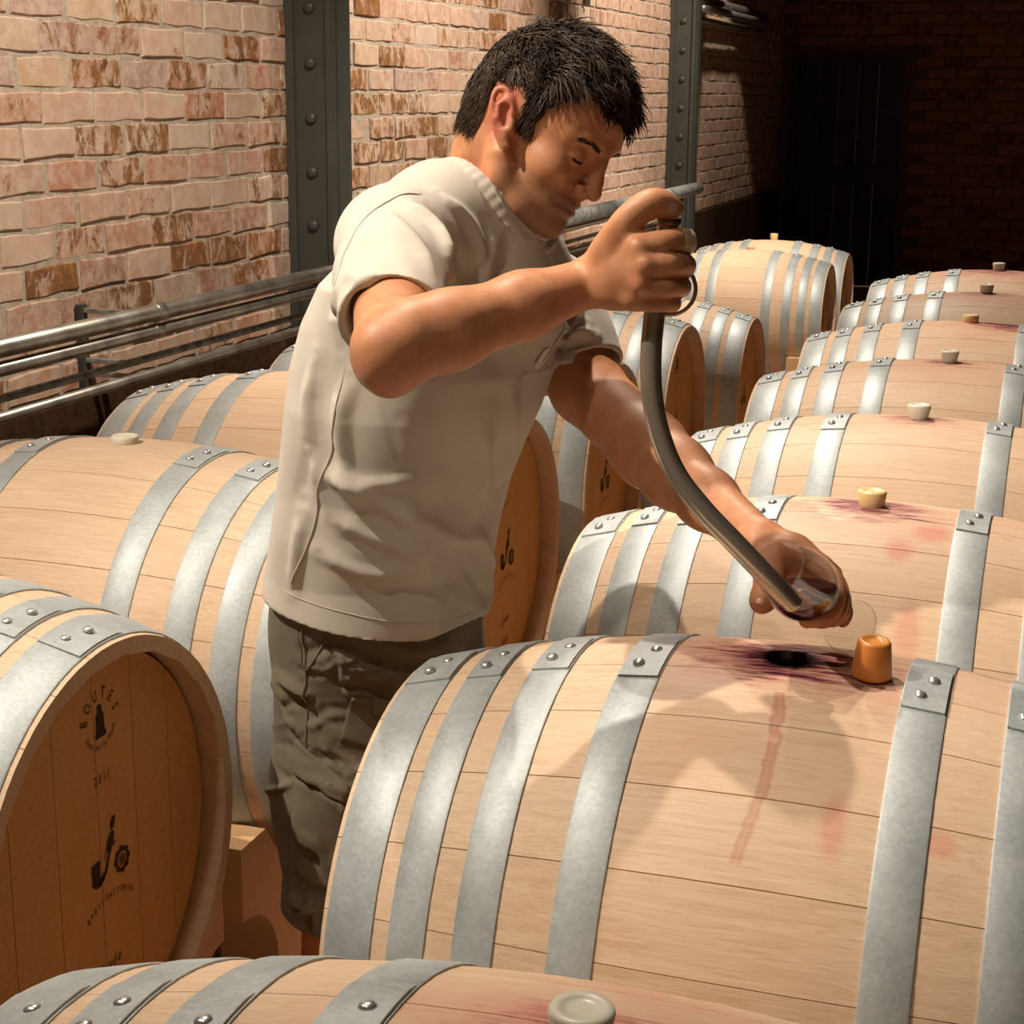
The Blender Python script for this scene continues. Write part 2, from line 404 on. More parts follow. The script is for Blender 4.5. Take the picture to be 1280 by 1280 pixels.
def stave_for(mat):
    m = STAVE.copy(); m.materials.append(mat); return m
def hoop_mesh(x0, wd):
    V, F = [], []; S = 96
    xa, xb = x0-wd/2, x0+wd/2
    def ring(x, off): return [(x, (Rx(x)+off)*math.sin(2*math.pi*k/S), (Rx(x)+off)*math.cos(2*math.pi*k/S)) for k in range(S)]
    prof = [(xa, -.001), (xa, .0016), (xa+.002, .0024), (xb-.002, .0024), (xb, .0016), (xb, -.001)]
    for x, off in prof: V += ring(x, off)
    n = len(prof)
    for i in range(n):
        for k in range(S):
            j = (i+1) % n; F.append((i*S+k, i*S+(k+1) % S, j*S+(k+1) % S, j*S+k))
    # the lap: the end of the band riveted over its beginning
    b = len(V); a0, a1, K = -.22, .10, 8
    for j in range(K+1):
        q = a0+(a1-a0)*j/K; bow = .006*(0 if j else 1)
        for x, off in ((xa+.0015, .002), (xa+.0015, .0046), (xb-.0015, .0046), (xb-.0015, .002)):
            r = Rx(x)+off+(0 if j < K else -.002); V.append((x, r*math.sin(q), r*math.cos(q)))
    for j in range(K):
        for k in range(3): F.append((b+j*4+k, b+j*4+k+1, b+j*4+4+k+1, b+j*4+4+k))
    F.append((b, b+1, b+2, b+3)); F.append((b+K*4+3, b+K*4+2, b+K*4+1, b+K*4))
    me = bpy.data.meshes.new('hoop'); me.from_pydata(V, [], F); me.update(); me.materials.append(M['hoop'])
    bm = bmesh.new(); bm.from_mesh(me); bmesh.ops.recalc_face_normals(bm, faces=bm.faces[:])
    for e in bm.edges:
        if len(e.link_faces) == 2 and e.calc_face_angle(0) > .5: e.smooth = False
    for f in bm.faces: f.smooth = True
    bm.to_mesh(me); bm.free(); return me
HX = [(.391, .056), (.322, .042), (.248, .044), (.146, .046)]
HOOPS = [(s*x, w_, hoop_mesh(s*x, w_)) for s in (-1, 1) for x, w_ in HX]
BRV = bpy.data.meshes.new('rivet'); _v, _f = dome(.0068, .0045)
BRV.from_pydata(_v, [], _f); BRV.materials.append(M['rivet']); BRV.polygons.foreach_set('use_smooth', [True]*len(BRV.polygons))
# head: six upright boards cut to the round
RH = RE-.026+.006
def head_boards():
    out = []; cuts = [-RH, -.165, -.075, .012, .096, .178, RH]
    for a, b in zip(cuts[:-1], cuts[1:]):
        a2, b2 = a+.0007, b-.0007; K = 6
        top = [(a2+(b2-a2)*i/K) for i in range(K+1)]
        ring = [(y, math.sqrt(max(RH*RH-y*y, 1e-5))) for y in top]+[(y, -math.sqrt(max(RH*RH-y*y, 1e-5))) for y in top[::-1]]
        n = len(ring); V = [(0, y, z) for y, z in ring]+[(-.02, y, z) for y, z in ring]
        F = [tuple(range(n)), tuple(range(n, 2*n))[::-1]]+[(i, n+i, n+(i+1) % n, (i+1) % n) for i in range(n)]
        me = bpy.data.meshes.new('head_board'); me.from_pydata(V, [], F); me.update(); me.materials.append(M['head_oak'])
        bm = bmesh.new(); bm.from_mesh(me); bmesh.ops.recalc_face_normals(bm, faces=bm.faces[:]); bm.to_mesh(me); bm.free()
        out.append(me)
    return out
HEADS = head_boards()
# lettering for the heads
_glyph = {}
def glyph(ch):
    if ch not in _glyph:
        c = bpy.data.curves.new('g', 'FONT'); c.body = ch; c.size = 1; c.align_x = 'CENTER'; c.resolution_u = 2
        o = bpy.data.objects.new('g', c); COL.objects.link(o); dg = bpy.context.evaluated_depsgraph_get(); dg.update()
        me = o.evaluated_get(dg).to_mesh()
        _glyph[ch] = ([tuple(v.co) for v in me.vertices], [tuple(p.vertices) for p in me.polygons])
        bpy.data.objects.remove(o); bpy.data.curves.remove(c)
    return _glyph[ch]
class Ink:
    def __init__(s): s.V, s.F = [], []
    def glyph(s, ch, x, y, size, rot=0., squeeze=.8, shear=0.):
        v, f = glyph(ch); b = len(s.V); c_, s_ = math.cos(rot), math.sin(rot)
        for a in v:
            u, w = (a[0]*squeeze+a[1]*shear)*size, a[1]*size; s.V.append((x+u*c_-w*s_, y+u*s_+w*c_))
        s.F += [tuple(b+i for i in q) for q in f]
    def line(s, txt, x, y, size, step, squeeze=.8, rot=0., shear=0.):
        n = len(txt)
        for i, ch in enumerate(txt):
            k = (i-(n-1)/2)*step; s.glyph(ch, x+k*math.cos(rot), y+k*math.sin(rot), size, rot, squeeze, shear)
    def arc(s, txt, cx, cy, r, a0, a1, size, flip=False, squeeze=.8):
        n = len(txt)
        for i, ch in enumerate(txt):
            a = math.radians(a0+(a1-a0)*i/max(1, n-1)); rot = a-math.pi/2 if not flip else a+math.pi/2
            s.glyph(ch, cx+r*math.cos(a), cy+r*math.sin(a), size, rot, squeeze)
    def poly(s, pts):
        b = len(s.V); s.V += list(pts); s.F.append(tuple(range(b, b+len(pts))))
    def stroke(s, pts, w):
        pts = [np.array(p, float) for p in pts]; w = w if hasattr(w, '__len__') else [w]*len(pts); b = len(s.V)
        for i, p in enumerate(pts):
            t = pts[min(i+1, len(pts)-1)]-pts[max(i-1, 0)]; t /= np.linalg.norm(t)+1e-9; nn = np.array([-t[1], t[0]])*w[i]/2
            s.V += [tuple(p+nn), tuple(p-nn)]
        for i in range(len(pts)-1): s.F.append((b+2*i, b+2*i+1, b+2*i+3, b+2*i+2))
    def ring(s, cx, cy, r0, r1, lob=0, amp=0., n=40):
        b = len(s.V)
        for i in range(n):
            a = 2*math.pi*i/n; k = 1+amp*math.cos(lob*a)
            s.V += [(cx+r0*math.cos(a), cy+r0*math.sin(a)), (cx+r1*k*math.cos(a), cy+r1*k*math.sin(a))]
        for i in range(n):
            j = (i+1) % n; s.F.append((b+2*i, b+2*i+1, b+2*j+1, b+2*j))
    def mesh(s, name, mapf, mat):
        me = bpy.data.meshes.new(name); me.from_pydata([mapf(u, v) for u, v in s.V], [], s.F); me.update(); me.materials.append(mat); return me
def emblem(k, x, y, sx, sc):
    """pipe bowl, bird on its stem and a flower"""
    S = lambda pts: [(x+a*sx, y+b*sc) for a, b in pts]
    k.poly(S([(-.40, .12), (-.16, .15), (-.17, -.24), (-.10, -.33), (-.05, -.36), (-.16, -.48), (-.30, -.48), (-.40, -.38)]))
    k.stroke(S([(-.24, -.40), (-.10, -.34), (.02, -.20), (.10, .05), (.20, .28)]), [.16*sc, .15*sc, .10*sc, .07*sc, .06*sc])
    k.poly(S([(.04, .24), (.10, .46), (.20, .62), (.28, .64), (.30, .52), (.26, .36), (.36, .34), (.22, .26), (.12, .18)]))
    k.poly(S([(.20, .66), (.20, .82), (.27, .94), (.36, .98), (.34, .86), (.31, .70)]))
    k.stroke(S([(.10, .34), (.00, .16), (-.02, .02)]), [.05*sc, .03*sc, .01*sc])
    k.stroke(S([(.12, .20), (.06, .06)]), .02*sc)
    fx, fy, fr = x+.50*sx, y-.22*sc, (sx+sc)/2
    k.ring(fx, fy, .17*fr, .26*fr, 8, .10)
    for i in range(5):
        a = i*2*math.pi/5+.3; k.ring(fx+.085*math.cos(a)*fr, fy+.085*math.sin(a)*fr, .020*fr, .046*fr, 0, 0, 10)
    k.ring(fx, fy, .004*fr, .03*fr, 0, 0, 10)
def head_print():
    out = []; cx, cy = .025, .174
    k = Ink(); k.arc('BOUTES', cx, cy, .028, 168, 12, .0205, squeeze=.75)
    k.arc('TONNELLERIE DE FRANCE', cx, cy, .036, 205, 335, .0085, True, .75)
    S = lambda pts: [(cx+a*.62, cy+b*.62) for a, b in pts]
    k.poly(S([(-.006, .034), (.006, .034), (.007, .020), (.013, .012), (.014, -.018), (.020, -.026), (.020, -.033), (-.018, -.033), (-.018, -.026), (-.013, -.018), (-.013, .012), (-.007, .020)]))
    out.append(('cooper_stamp', k)); k = Ink(); k.line('2011', .023, .096, .018, .0095, .7); out.append(('year_stamp', k))
    k = Ink(); emblem(k, .020, -.007, .074, .054); out.append(('estate_emblem', k))
    k = Ink(); k.arc('BABYLONSTOREN', .027, -.145, .088, 122, 58, .0115, squeeze=.8); out.append(('estate_lettering', k))
    k = Ink(); k.line('Cuvée', .018, -.150, .022, .0105, .8, .1, .35); out.append(('cuvee_lettering', k))
    k = Ink(); k.line('068', .018, -.195, .022, .013, .85); out.append(('cask_number', k))
    return [(n_, k_.mesh(n_, lambda u, v: (.0012, u, v), M['ink'])) for n_, k_ in out]
PRINT = head_print()

def barrel(xc, yc, top, label, group, roll=0., stave=None, hole=None, printed=False, yaw=0.):
    t = empty('wine_barrel', (xc, yc, top-2*RB)); t.rotation_euler.z = yaw
    tag(t, label, 'barrel', group)
    st = stave or STAVE_OAK
    for k in range(NS):
        me = st
        if hole and k == 0: me = hole
        inst('stave', me, t, (0, 0, RB), (roll*1.0+2*math.pi*k/NS, 0, 0))
    for x, w_, me in HOOPS:
        rr = roll+random.uniform(-.05, .05)
        h_ = inst('hoop', me, t, (0, 0, RB), (-rr, 0, 0))
        for a in (-.055, .055):
            r = Rx(x)+.0044; slope = -2*(RB-RE)*x/HL**2
            o = inst('rivet', BRV, h_, (x+a*.09, r*math.sin(a-.09), r*math.cos(a-.09)), (0, 0, 0))
            o.rotation_euler = (-(a-.09), -math.atan(slope), 0)
    for s in (-1, 1):
        for i, me in enumerate(HEADS):
            inst('head_board', me, t, (s*(HL-.036), 0, RB), (0, 0, 0 if s > 0 else math.pi))
    if printed:
        for n_, me in PRINT: inst(n_, me, t, (HL-.036, 0, RB))
    if hole:
        V, F = lathe([(.132, 0), (.132, .001), (.001, .001)], 32); mesh_obj('hole_shade', V, F, M['ink'], t, False, (0, 0, 2*RB-.033))  # black disc added inside to keep the open hole dark
    return t
STAVE_OAK = stave_for(M['oak'])
BX = -.254
ZT = H-.579                                             # tops of the barrels in the near row
def bstain(y, amp, reach, pink, drip=None, dx=0., spots=()):
    return dict(c=(BX+dx, y, ZT), amp=amp, reach=reach, pink=pink, drip=drip, spots=spots)
def with_hole(mat):
    """the top stave of the open barrel, its bung hole cut right through"""
    a = bpy.data.objects.new('a', stave_for(mat)); COL.objects.link(a)
    V, F = lathe([(.025, -.06), (.025, .06)], 28)
    c = mesh_obj('c', V, F, M['ink']); c.location = (0, 0, RB-.01)
    bmc = bmesh.new(); bmc.from_mesh(c.data); bmesh.ops.recalc_face_normals(bmc, faces=bmc.faces[:]); bmc.to_mesh(c.data); bmc.free()
    md = a.modifiers.new('b', 'BOOLEAN'); md.operation = 'DIFFERENCE'; md.object = c; md.solver = 'EXACT'
    dg = bpy.context.evaluated_depsgraph_get(); dg.update()
    me = bpy.data.meshes.new_from_object(a.evaluated_get(dg)); me.name = 'stave'
    bpy.data.objects.remove(a); bpy.data.objects.remove(c)
    return me
BY = lambda i: .973+.72*i
G1, G2 = 'barrels of the near row', 'barrels of the row along the wall'
near = [
 (0, .930, bstain(.945, .6, 1.1, .95, dx=.01), 'wine-stained oak barrel at the very front, nearest to the camera', .03),
 (1, BY(1), bstain(BY(1), 1., 1.25, .42, [(-.249, 1.612), (-.242, 1.543), (-.241, 1.496), (-.249, 1.465), (-.256, 1.433)], spots=[(-.172, 1.472, .018, .035), (-.075, 1.478, .018, .012)]), 'oak barrel with the open bung hole and wine dripping down its side', .0),
 (2, BY(2), bstain(BY(2), .9, 1.15, .35, dx=0., spots=[(-.172, 2.17, .022, .05), (-.20, 2.276, .03, .03), (-.16, 2.33, .03, .03)]), 'oak barrel under the man\'s hand and glass', .0),
 (3, BY(3), bstain(BY(3), .7, .9, .2), 'clean pale oak barrel, third behind the open one, little stain at its bung', .0),
 (4, BY(4), bstain(BY(4), .8, .75, .35), 'oak barrel with dark wine run beneath its bung, fifth of the near row', .0),
 (5, BY(5), bstain(BY(5), .9, 1.5, .5, dx=.1), 'oak barrel with a broad purple stain right of its bung, sixth of the near row', .0),
 (6, BY(6), bstain(BY(6), .6, 1.2, .5), 'oak barrel last but one at the far end of the near row', .0),
 (7, BY(7), bstain(BY(7), .7, 1.6, .8), 'reddened oak barrel at the far end of the near row', .0)]
for i, y, s, lab, roll in near:
    s['hole'] = i == 1
    m = mat_oak('stained_oak_%d' % i, stain=s); hole = None
    if i == 1: hole = with_hole(m)
    b_ = barrel(BX-(.012 if i == 0 else 0), y, ZT-(.024 if i == 0 else 0), lab, G1, roll, stave_for(m), hole)
    if i == 0: b_.scale.x = 1.065                 # the front cask is a little longer
XL = -1.485
wallrow = [
 (-1.448, 1.600, ZT+.019, 'oak barrel with stamped head, nearest of the row along the wall'),
 (-1.446, 2.345, ZT+.019, 'pale oak barrel with a flat bung, second along the wall, beside the man\'s back'),
 (-1.439, 3.084, ZT+.019, 'oak barrel with stamped head showing between the man\'s shirt and the near row'),
 (-1.439, 3.83, ZT+.015, 'oak barrel behind the man\'s lowered arm, fourth along the wall'),
 (-1.443, 4.60, ZT+.010, 'oak barrel partly behind the curved steel wine thief, fifth along the wall'),
 (-1.491, 5.90, ZT-.13, 'oak barrel right of the wine thief, sixth along the wall'),
 (-1.63, 8.80, ZT-.211, 'tall-looking oak barrel seen full length, last but one along the wall'),
 (-1.63, 9.50, ZT-.216, 'oak barrel last along the wall with a bung standing on top')]
for i, (x, y, z, lab) in enumerate(wallrow):
    yw = math.radians((.0, .2, .1, .4, .2, .5, .3, .2)[i])
    if i != 1: x, y = x+.425*(1-math.cos(yw)), y-.425*math.sin(yw)
    barrel(x, y, z, lab, G2, .02*(-1)**i, None, None, True, yw)

# cradles: saddled beams carrying the barrels, one under each end
def cradle(xc, ys, top, label, group):
    """beam along Y with a saddle under each barrel of ys, blocks between them and arches below"""
    t = empty('barrel_cradle', (xc, ys[0], 0)); tag(t, label, 'cradle', group)
    xo = .318; R = Rx(xo)+.004
    for s in (-1, 1):
        for i, y in enumerate(ys):
            zc = top-RB; prof = []
            hw = .345
            zb = top-2*RB+.18                              # top of the blocks between two barrels
            ph = math.acos(min(1, (zc-zb)/R)); y_in = R*math.sin(ph)
            prof += [(-hw, zb)]
            for k in range(15):
                a = -ph+2*ph*k/14; prof.append((R*math.sin(a), zc-R*math.cos(a)))
            prof += [(hw, zb), (hw, zb-.115)]
            for k in range(1, 8):
                a = math.pi/2*k/7; prof.append((hw-.11*math.sin(a), zb-.115-.11*(1-math.cos(a))))
            prof += [(hw-.11, .0), (-hw+.11, .0)]
            for k in range(7, 0, -1):
                a = math.pi/2*k/7; prof.append((-hw+.11*math.sin(a), zb-.115-.11*(1-math.cos(a))))
            prof += [(-hw, zb-.115)]
            n = len(prof); V = [(-.05, a, b) for a, b in prof]+[(.05, a, b) for a, b in prof]
            F = [tuple(range(n))[::-1], tuple(range(n, 2*n))]+[(j, (j+1) % n, n+(j+1) % n, n+j) for j in range(n)]
            bm = bmesh.new(); vs = [bm.verts.new(v) for v in V]
            for f in F: bm.faces.new([vs[q] for q in f])
            bmesh.ops.recalc_face_normals(bm, faces=bm.faces[:])
            from_bm('saddle_beam', bm, M['chime_oak'], t, False, (s*xo, y-ys[0], 0))
    return t
for i, (x, y, z, lab) in enumerate(wallrow):
    cradle(x, [y], z, 'sawn oak cradle under the ' + ['nearest', 'second', 'third', 'fourth', 'fifth', 'sixth', 'last but one', 'last'][i] + ' barrel along the wall', 'cradles of the wall row')
for i, y, s, lab, roll in near:
    cradle(BX, [y], ZT-(.024 if i == 0 else 0), 'sawn oak cradle under the ' + ['front', 'open', 'third', 'fourth', 'fifth', 'sixth', 'seventh', 'farthest'][i] + ' barrel of the near row', 'cradles of the near row')

# bungs
def mat_silicone(name, col, trans=.35):
    n = NT(name); n.P(Base_Color=col, Roughness=.35, Subsurface_Weight=.6, Subsurface_Radius=(.02, .012, .006), Transmission_Weight=0.)
    return n.m
M['bung'] = mat_silicone('white_silicone', (.72, .68, .56)); M['bung_tan'] = mat_silicone('tan_silicone', (.72, .52, .26))
M['bung_orange'] = mat_silicone('orange_silicone', (.80, .30, .06))
def bung(loc, r0, r1, hgt, mat, label, lean=(0, 0)):
    V, F = lathe([(r0*.8, 0), (r0*.96, .0015), (r0, .004), (r1-.0005, hgt-.003), (r1-.0025, hgt), (r1*.62, hgt), (r1*.58, hgt-.0015), (r1*.3, hgt-.0015)], 32)
    o = mesh_obj('barrel_bung', V, F, mat, None, True, loc); o.rotation_euler = (lean[0], lean[1], random.uniform(0, 6))
    return tag(o, label, 'bung', 'bungs')
bung((BX-.010, .942, ZT-.030), .0185, .0228, .034, M['bung'], 'milky bung in the front barrel, cut by the bottom of the picture')
bung((-.166, 1.672, ZT-.0035), .0212, .0178, .041, M['bung_orange'], 'orange translucent bung lying loose beside the open bung hole', (.06, .0))
bung((BX, BY(2), ZT-.004), .0185, .0215, .027, M['bung_tan'], 'tan bung in the barrel under the wine glass')
bung((BX, BY(3), ZT-.004), .017, .022, .030, M['bung'], 'milky bung in the clean pale barrel')
bung((BX, BY(4), ZT-.004), .016, .0215, .029, M['bung'], 'milky bung over a dark wine run')
bung((BX, BY(5), ZT-.004), .020, .0215, .024, M['bung_tan'], 'tan bung left of the broad purple stain')
bung((BX, BY(6), ZT-.004), .018, .0215, .029, M['bung'], 'milky bung on the last but one barrel of the near row')
bung((BX, BY(7), ZT-.004), .018, .0215, .029, M['bung'], 'milky bung on the reddened farthest barrel')
bung((-1.450, 2.345, ZT+.015), .021, .0235, .016, M['bung'], 'flat pale bung on the barrel beside the man\'s back')
bung((-1.63, 8.8, ZT-.215), .020, .0225, .022, M['bung_tan'], 'tan bung sunk in the last but one barrel along the wall')
bung((-1.63, 9.5, ZT-.22), .020, .0225, .040, M['bung_tan'], 'tan bung standing on the last barrel along the wall')
# ------------------------------------------------------------------ the man: implicit surfaces turned into smooth meshes
nrm = lambda v: np.asarray(v, float)/np.linalg.norm(v)
class Solid:
    """smooth union / difference of tapered limbs and ellipsoids"""
    def __init__(s): s.p = []
    def limb(s, pts, rad, k=.015, op=1):
        pts = [np.array(q, float) for q in pts]; rad = list(rad)
        for a, b, ra, rb in zip(pts[:-1], pts[1:], rad[:-1], rad[1:]):
            s.p.append(('c', (a, b-a, max(1e-12, (b-a)@(b-a)), ra, rb), k, op, (a+b)/2, np.linalg.norm(b-a)/2+max(ra, rb)))
        return s
    def ball(s, c, r, k=.01, op=1): return s.ell(c, np.eye(3), (r, r, r), k, op)
    def ell(s, c, R, rad, k=.015, op=1):
        s.p.append(('e', (np.array(c, float), np.array(R, float), np.array(rad, float)), k, op, np.array(c, float), max(rad))); return s
    def cut(s, c, n, k=.002):
        """remove what lies beyond the plane through c on the side of n"""
        s.p.append(('h', (np.array(c, float), nrm(n)), k, -1, np.array(c, float), 9.)); return s
    def fn(s, f, c, r, k=.01, op=1): s.p.append(('f', f, k, op, np.array(c, float), r)); return s
    def ev(s, P, act=None):
        d = np.full(len(P), .5)
        for (t, q, k, op, c, r) in (s.p if act is None else act):
            if t == 'c':
                a, ab, l2, ra, rb = q; pa = P-a; h = np.clip(pa@ab/l2, 0, 1)
                x = np.sqrt(np.einsum('ij,ij->i', pa-h[:, None]*ab, pa-h[:, None]*ab))-(ra+(rb-ra)*h)
            elif t == 'e':
                c0, R, rad = q; l = (P-c0)@R.T; u = l/rad; k0 = np.sqrt((u*u).sum(1)); k1 = np.sqrt(((u/rad)**2).sum(1))
                x = np.where(k0 < 1e-6, -rad.min(), k0*(k0-1)/np.maximum(k1, 1e-9))
            elif t == 'h':
                x = -((P-q[0])@q[1])
            else: x = q(P)
            if op > 0:
                h = np.clip(.5+.5*(d-x)/k, 0, 1); d = d+(x-d)*h-k*h*(1-h)
            else:
                x = -x; h = np.clip(.5-.5*(d-x)/k, 0, 1); d = d+(x-d)*h+k*h*(1-h)
        return d
    def near(s, c, r):
        if getattr(s, 'nn', -1) != len(s.p):
            s.nn = len(s.p); s.cc = np.array([q[4] for q in s.p]); s.rr = np.array([q[5]+2*q[2]+.03 for q in s.p])
        return [s.p[i] for i in np.nonzero(((s.cc-c)**2).sum(1) < (s.rr+r)**2)[0]]
    def grad(s, P, e=.0008):
        g = np.stack([s.ev(P+np.eye(3)[i]*e)-s.ev(P-np.eye(3)[i]*e) for i in range(3)], 1)
        return g/(np.linalg.norm(g, axis=1)[:, None]+1e-12)
    def march(s, P, D, n=40):
        """walk from the points P along D to the surface"""
        P = np.array(P, float); D = np.asarray(D, float)
        for _ in range(n): P = P+D*(s.ev(P)*.8)[:, None]
        return P
    def mesh(s, h, lo=None, hi=None):
        B = 8; lo0 = np.min([q[4]-q[5] for q in s.p if q[3] > 0], 0)-.02; hi0 = np.max([q[4]+q[5] for q in s.p if q[3] > 0], 0)+.02
        lo = lo0 if lo is None else np.maximum(lo, lo0); hi = hi0 if hi is None else np.minimum(hi, hi0)
        lo = np.floor(lo/(h*B))*(h*B); nb = np.ceil((hi-lo)/(h*B)).astype(int)
        bs = h*B; S = 4; cells = []; r9 = np.arange(B+1)
        off = np.stack(np.meshgrid(r9, r9, r9, indexing='ij'), -1).reshape(-1, 3)
        for sx in range(0, nb[0], S):
            for sy in range(0, nb[1], S):
                for sz in range(0, nb[2], S):
                    c = lo+(np.array([sx, sy, sz])+S/2)*bs; rr = bs*S*.87
                    act = s.near(c, rr)
                    if not act or abs(s.ev(c[None], act)[0]) > rr*1.9+.03: continue
                    idx = np.stack(np.meshgrid(range(sx, min(sx+S, nb[0])), range(sy, min(sy+S, nb[1])), range(sz, min(sz+S, nb[2])), indexing='ij'), -1).reshape(-1, 3)
                    v = s.ev(lo+(idx+.5)*bs, act); idx = idx[np.abs(v) < bs*1.6]
                    if not len(idx): continue
                    G = (idx[:, None]*B+off[None])
                    val = s.ev((lo+G*h).reshape(-1, 3), act).reshape(-1, B+1, B+1, B+1)
                    cells.append((idx, val))
        idx = np.concatenate([c[0] for c in cells]); val = np.concatenate([c[1] for c in cells])
        neg = val < 0; cs = np.zeros((len(idx), B, B, B), int)
        for dx in (0, 1):
            for dy in (0, 1):
                for dz in (0, 1): cs += neg[:, dx:B+dx, dy:B+dy, dz:B+dz]
        bi, x, y, z = np.nonzero((cs > 0) & (cs < 8))
        acc = np.zeros((len(bi), 3)); cnt = np.zeros(len(bi))
        g = idx[bi]*B+np.stack([x, y, z], 1)
        cor = lambda o: val[bi, x+o[0], y+o[1], z+o[2]]
        for ax in range(3):
            o1, o2 = [q for q in range(3) if q != ax]
            for i in (0, 1):
                for j in (0, 1):
                    a = [0, 0, 0]; a[o1] = i; a[o2] = j; b = list(a); b[ax] = 1
                    va, vb = cor(a), cor(b); m = (va < 0) != (vb < 0)
                    t = np.where(m, va/np.where(m, va-vb, 1), 0); pt = np.tile(np.array(a, float), (len(bi), 1)); pt[:, ax] = t
                    acc[m] += pt[m]; cnt += m
        V = lo+(g+acc/cnt[:, None])*h
        N = nb*B+2; key = lambda q: (q[:, 0]*N[1]+q[:, 1])*N[2]+q[:, 2]
        kk = key(g); od = np.argsort(kk); sk = kk[od]
        F = []
        for ax in range(3):
            o1, o2 = [(1, 2), (2, 0), (0, 1)][ax]; e = [0, 0, 0]; e[ax] = 1
            va, vb = cor([0, 0, 0]), cor(e); m = np.nonzero((va < 0) != (vb < 0))[0]
            q = []
            for i, j in ((0, 0), (1, 0), (1, 1), (0, 1)):
                gg = g[m].copy(); gg[:, o1] -= i; gg[:, o2] -= j; k_ = key(gg); p = np.searchsorted(sk, k_); p = np.clip(p, 0, len(sk)-1)
                q.append(np.where((sk[p] == k_) & (gg.min(1) >= 0), od[p], -1))
            q = np.stack(q, 1); flip = va[m] >= 0; q[flip] = q[flip][:, ::-1]; F.append(q[(q >= 0).all(1)])
        return V, np.concatenate(F)

def vnormals(V, F):
    n = np.zeros_like(V); a, b, c, d = (V[F[:, i]] for i in range(4)); fn = np.cross(c-a, d-b)
    for i in range(4): np.add.at(n, F[:, i], fn)
    return n/(np.linalg.norm(n, axis=1)[:, None]+1e-12)

def quad_obj(name, V, F, mat, parent=None, attrs=None):
    me = bpy.data.meshes.new(name); me.vertices.add(len(V)); me.vertices.foreach_set('co', np.asarray(V, np.float32).ravel())
    n = len(F); me.loops.add(n*4); me.loops.foreach_set('vertex_index', F.astype(np.int32).ravel())
    me.polygons.add(n); me.polygons.foreach_set('loop_start', np.arange(0, 4*n, 4, dtype=np.int32))
    me.update(calc_edges=True); me.validate()
    me.polygons.foreach_set('use_smooth', np.ones(len(me.polygons), bool))
    for k, v in (attrs or {}).items():
        a = me.attributes.new(k, 'FLOAT', 'POINT'); a.data.foreach_set('value', np.asarray(v, np.float32))
    return link(name, me, mat, parent, False)

def seg_dist(P, pts):
    best = np.full(len(P), 9.)
    for a, b in zip(pts[:-1], pts[1:]):
        ab = b-a; h = np.clip((P-a)@ab/max(1e-12, ab@ab), 0, 1); best = np.minimum(best, np.linalg.norm(P-a-h[:, None]*ab, axis=1))
    return best
def poly_end(P, pts):
    """0..1 fade towards both ends of a fold"""
    L = np.linalg.norm(pts[-1]-pts[0]); da = np.linalg.norm(P-pts[0], axis=1); db = np.linalg.norm(P-pts[-1], axis=1)
    return np.clip(np.minimum(da, db)/(.3*L)+.25, 0, 1)
def waves(P, seed, f, n=9, aniso=(1, 1, 1)):
    r = np.random.RandomState(seed); P = P*np.array(aniso); w = P+.25/f*np.sin(P[:, [1, 2, 0]]*f*.9+r.rand(3)*6)+.15/f*np.sin(P[:, [2, 0, 1]]*f*2.1+r.rand(3)*6)
    out = np.zeros(len(P))
    for i in range(n):
        d = nrm(r.randn(3)); k = f*r.uniform(.7, 1.8); out += np.sin(w@d*k+r.rand()*6.3)/math.sqrt(n)
    return out

# ---------- frames of the head
TW = -FW
a_, th_, ro_ = math.radians(30), math.radians(35), math.radians(0)
F0 = math.cos(a_)*RT+math.sin(a_)*TW; L0 = -math.cos(a_)*TW+math.sin(a_)*RT
HF = math.cos(th_)*F0-math.sin(th_)*UP; HU = math.cos(th_)*UP+math.sin(th_)*F0
HLf = math.cos(ro_)*L0-math.sin(ro_)*HU; HU = math.cos(ro_)*HU+math.sin(ro_)*L0
HR = np.array([HF, HLf, HU])
HS = .88; HO = px(722, 195, 1.885)-HS*(.083*HF-.032*HLf+.0045*HU)
def hd(f, l, u): return HO+HS*(f*HF+l*HLf+u*HU)

skin = Solid()
# trunk under the shirt, and legs
BF = nrm([.984, -.167, 0]); BLt = nrm([.167, .984, 0])
SR, SL = px(497, 312, 1.77), px(690, 385, 2.12)
NB = px(606, 287, 1.93)
C0 = np.array([-.862, 2.0, .87])
skin.limb([NB, px(560, 380, 1.95), px(500, 560, 1.97), C0], [.070, .085, .090, .095], .05)
skin.limb([SR, px(550, 284, 1.885), NB-.02*UP, px(650, 338, 2.03), SL], [.042, .044, .048, .042, .042], .03)
RL = [C0-.09*BLt+[0, 0, -.03], C0-.095*BLt+[.012, 0, -.42], C0-.098*BLt+[-.02, 0, -.58], C0-.10*BLt+[-.01, 0, -.79]]
LL = [C0+.09*BLt+[0, 0, -.03], C0+.11*BLt+[.02, 0, -.42], C0+.12*BLt+[-.01, 0, -.58], C0+.125*BLt+[0, 0, -.79]]
for q in (RL, LL): skin.limb(q, [.068, .056, .056, .036], .03)
for q in (RL, LL): skin.limb([q[3], q[3]+[.11, -.01, -.035]], [.036, .028], .02)
# right arm: raised, elbow towards us
ER, WR = px(490, 438, 1.50), px(738, 353, 1.635)
skin.limb([SR-.012*UP, (SR+ER)/2, ER], [.040, .044, .037], .02)
skin.limb([ER, ER*.72+WR*.28, ER*.35+WR*.65, WR], [.0355, .0365, .031, .0245], .02)
skin.limb([px(479, 462, 1.495), px(485, 470, 1.50)], [.019, .018], .02)                    # point of the elbow
skin.limb([px(520, 405, 1.51), px(600, 392, 1.55)], [.022, .018], .02)                      # muscle along the upper edge
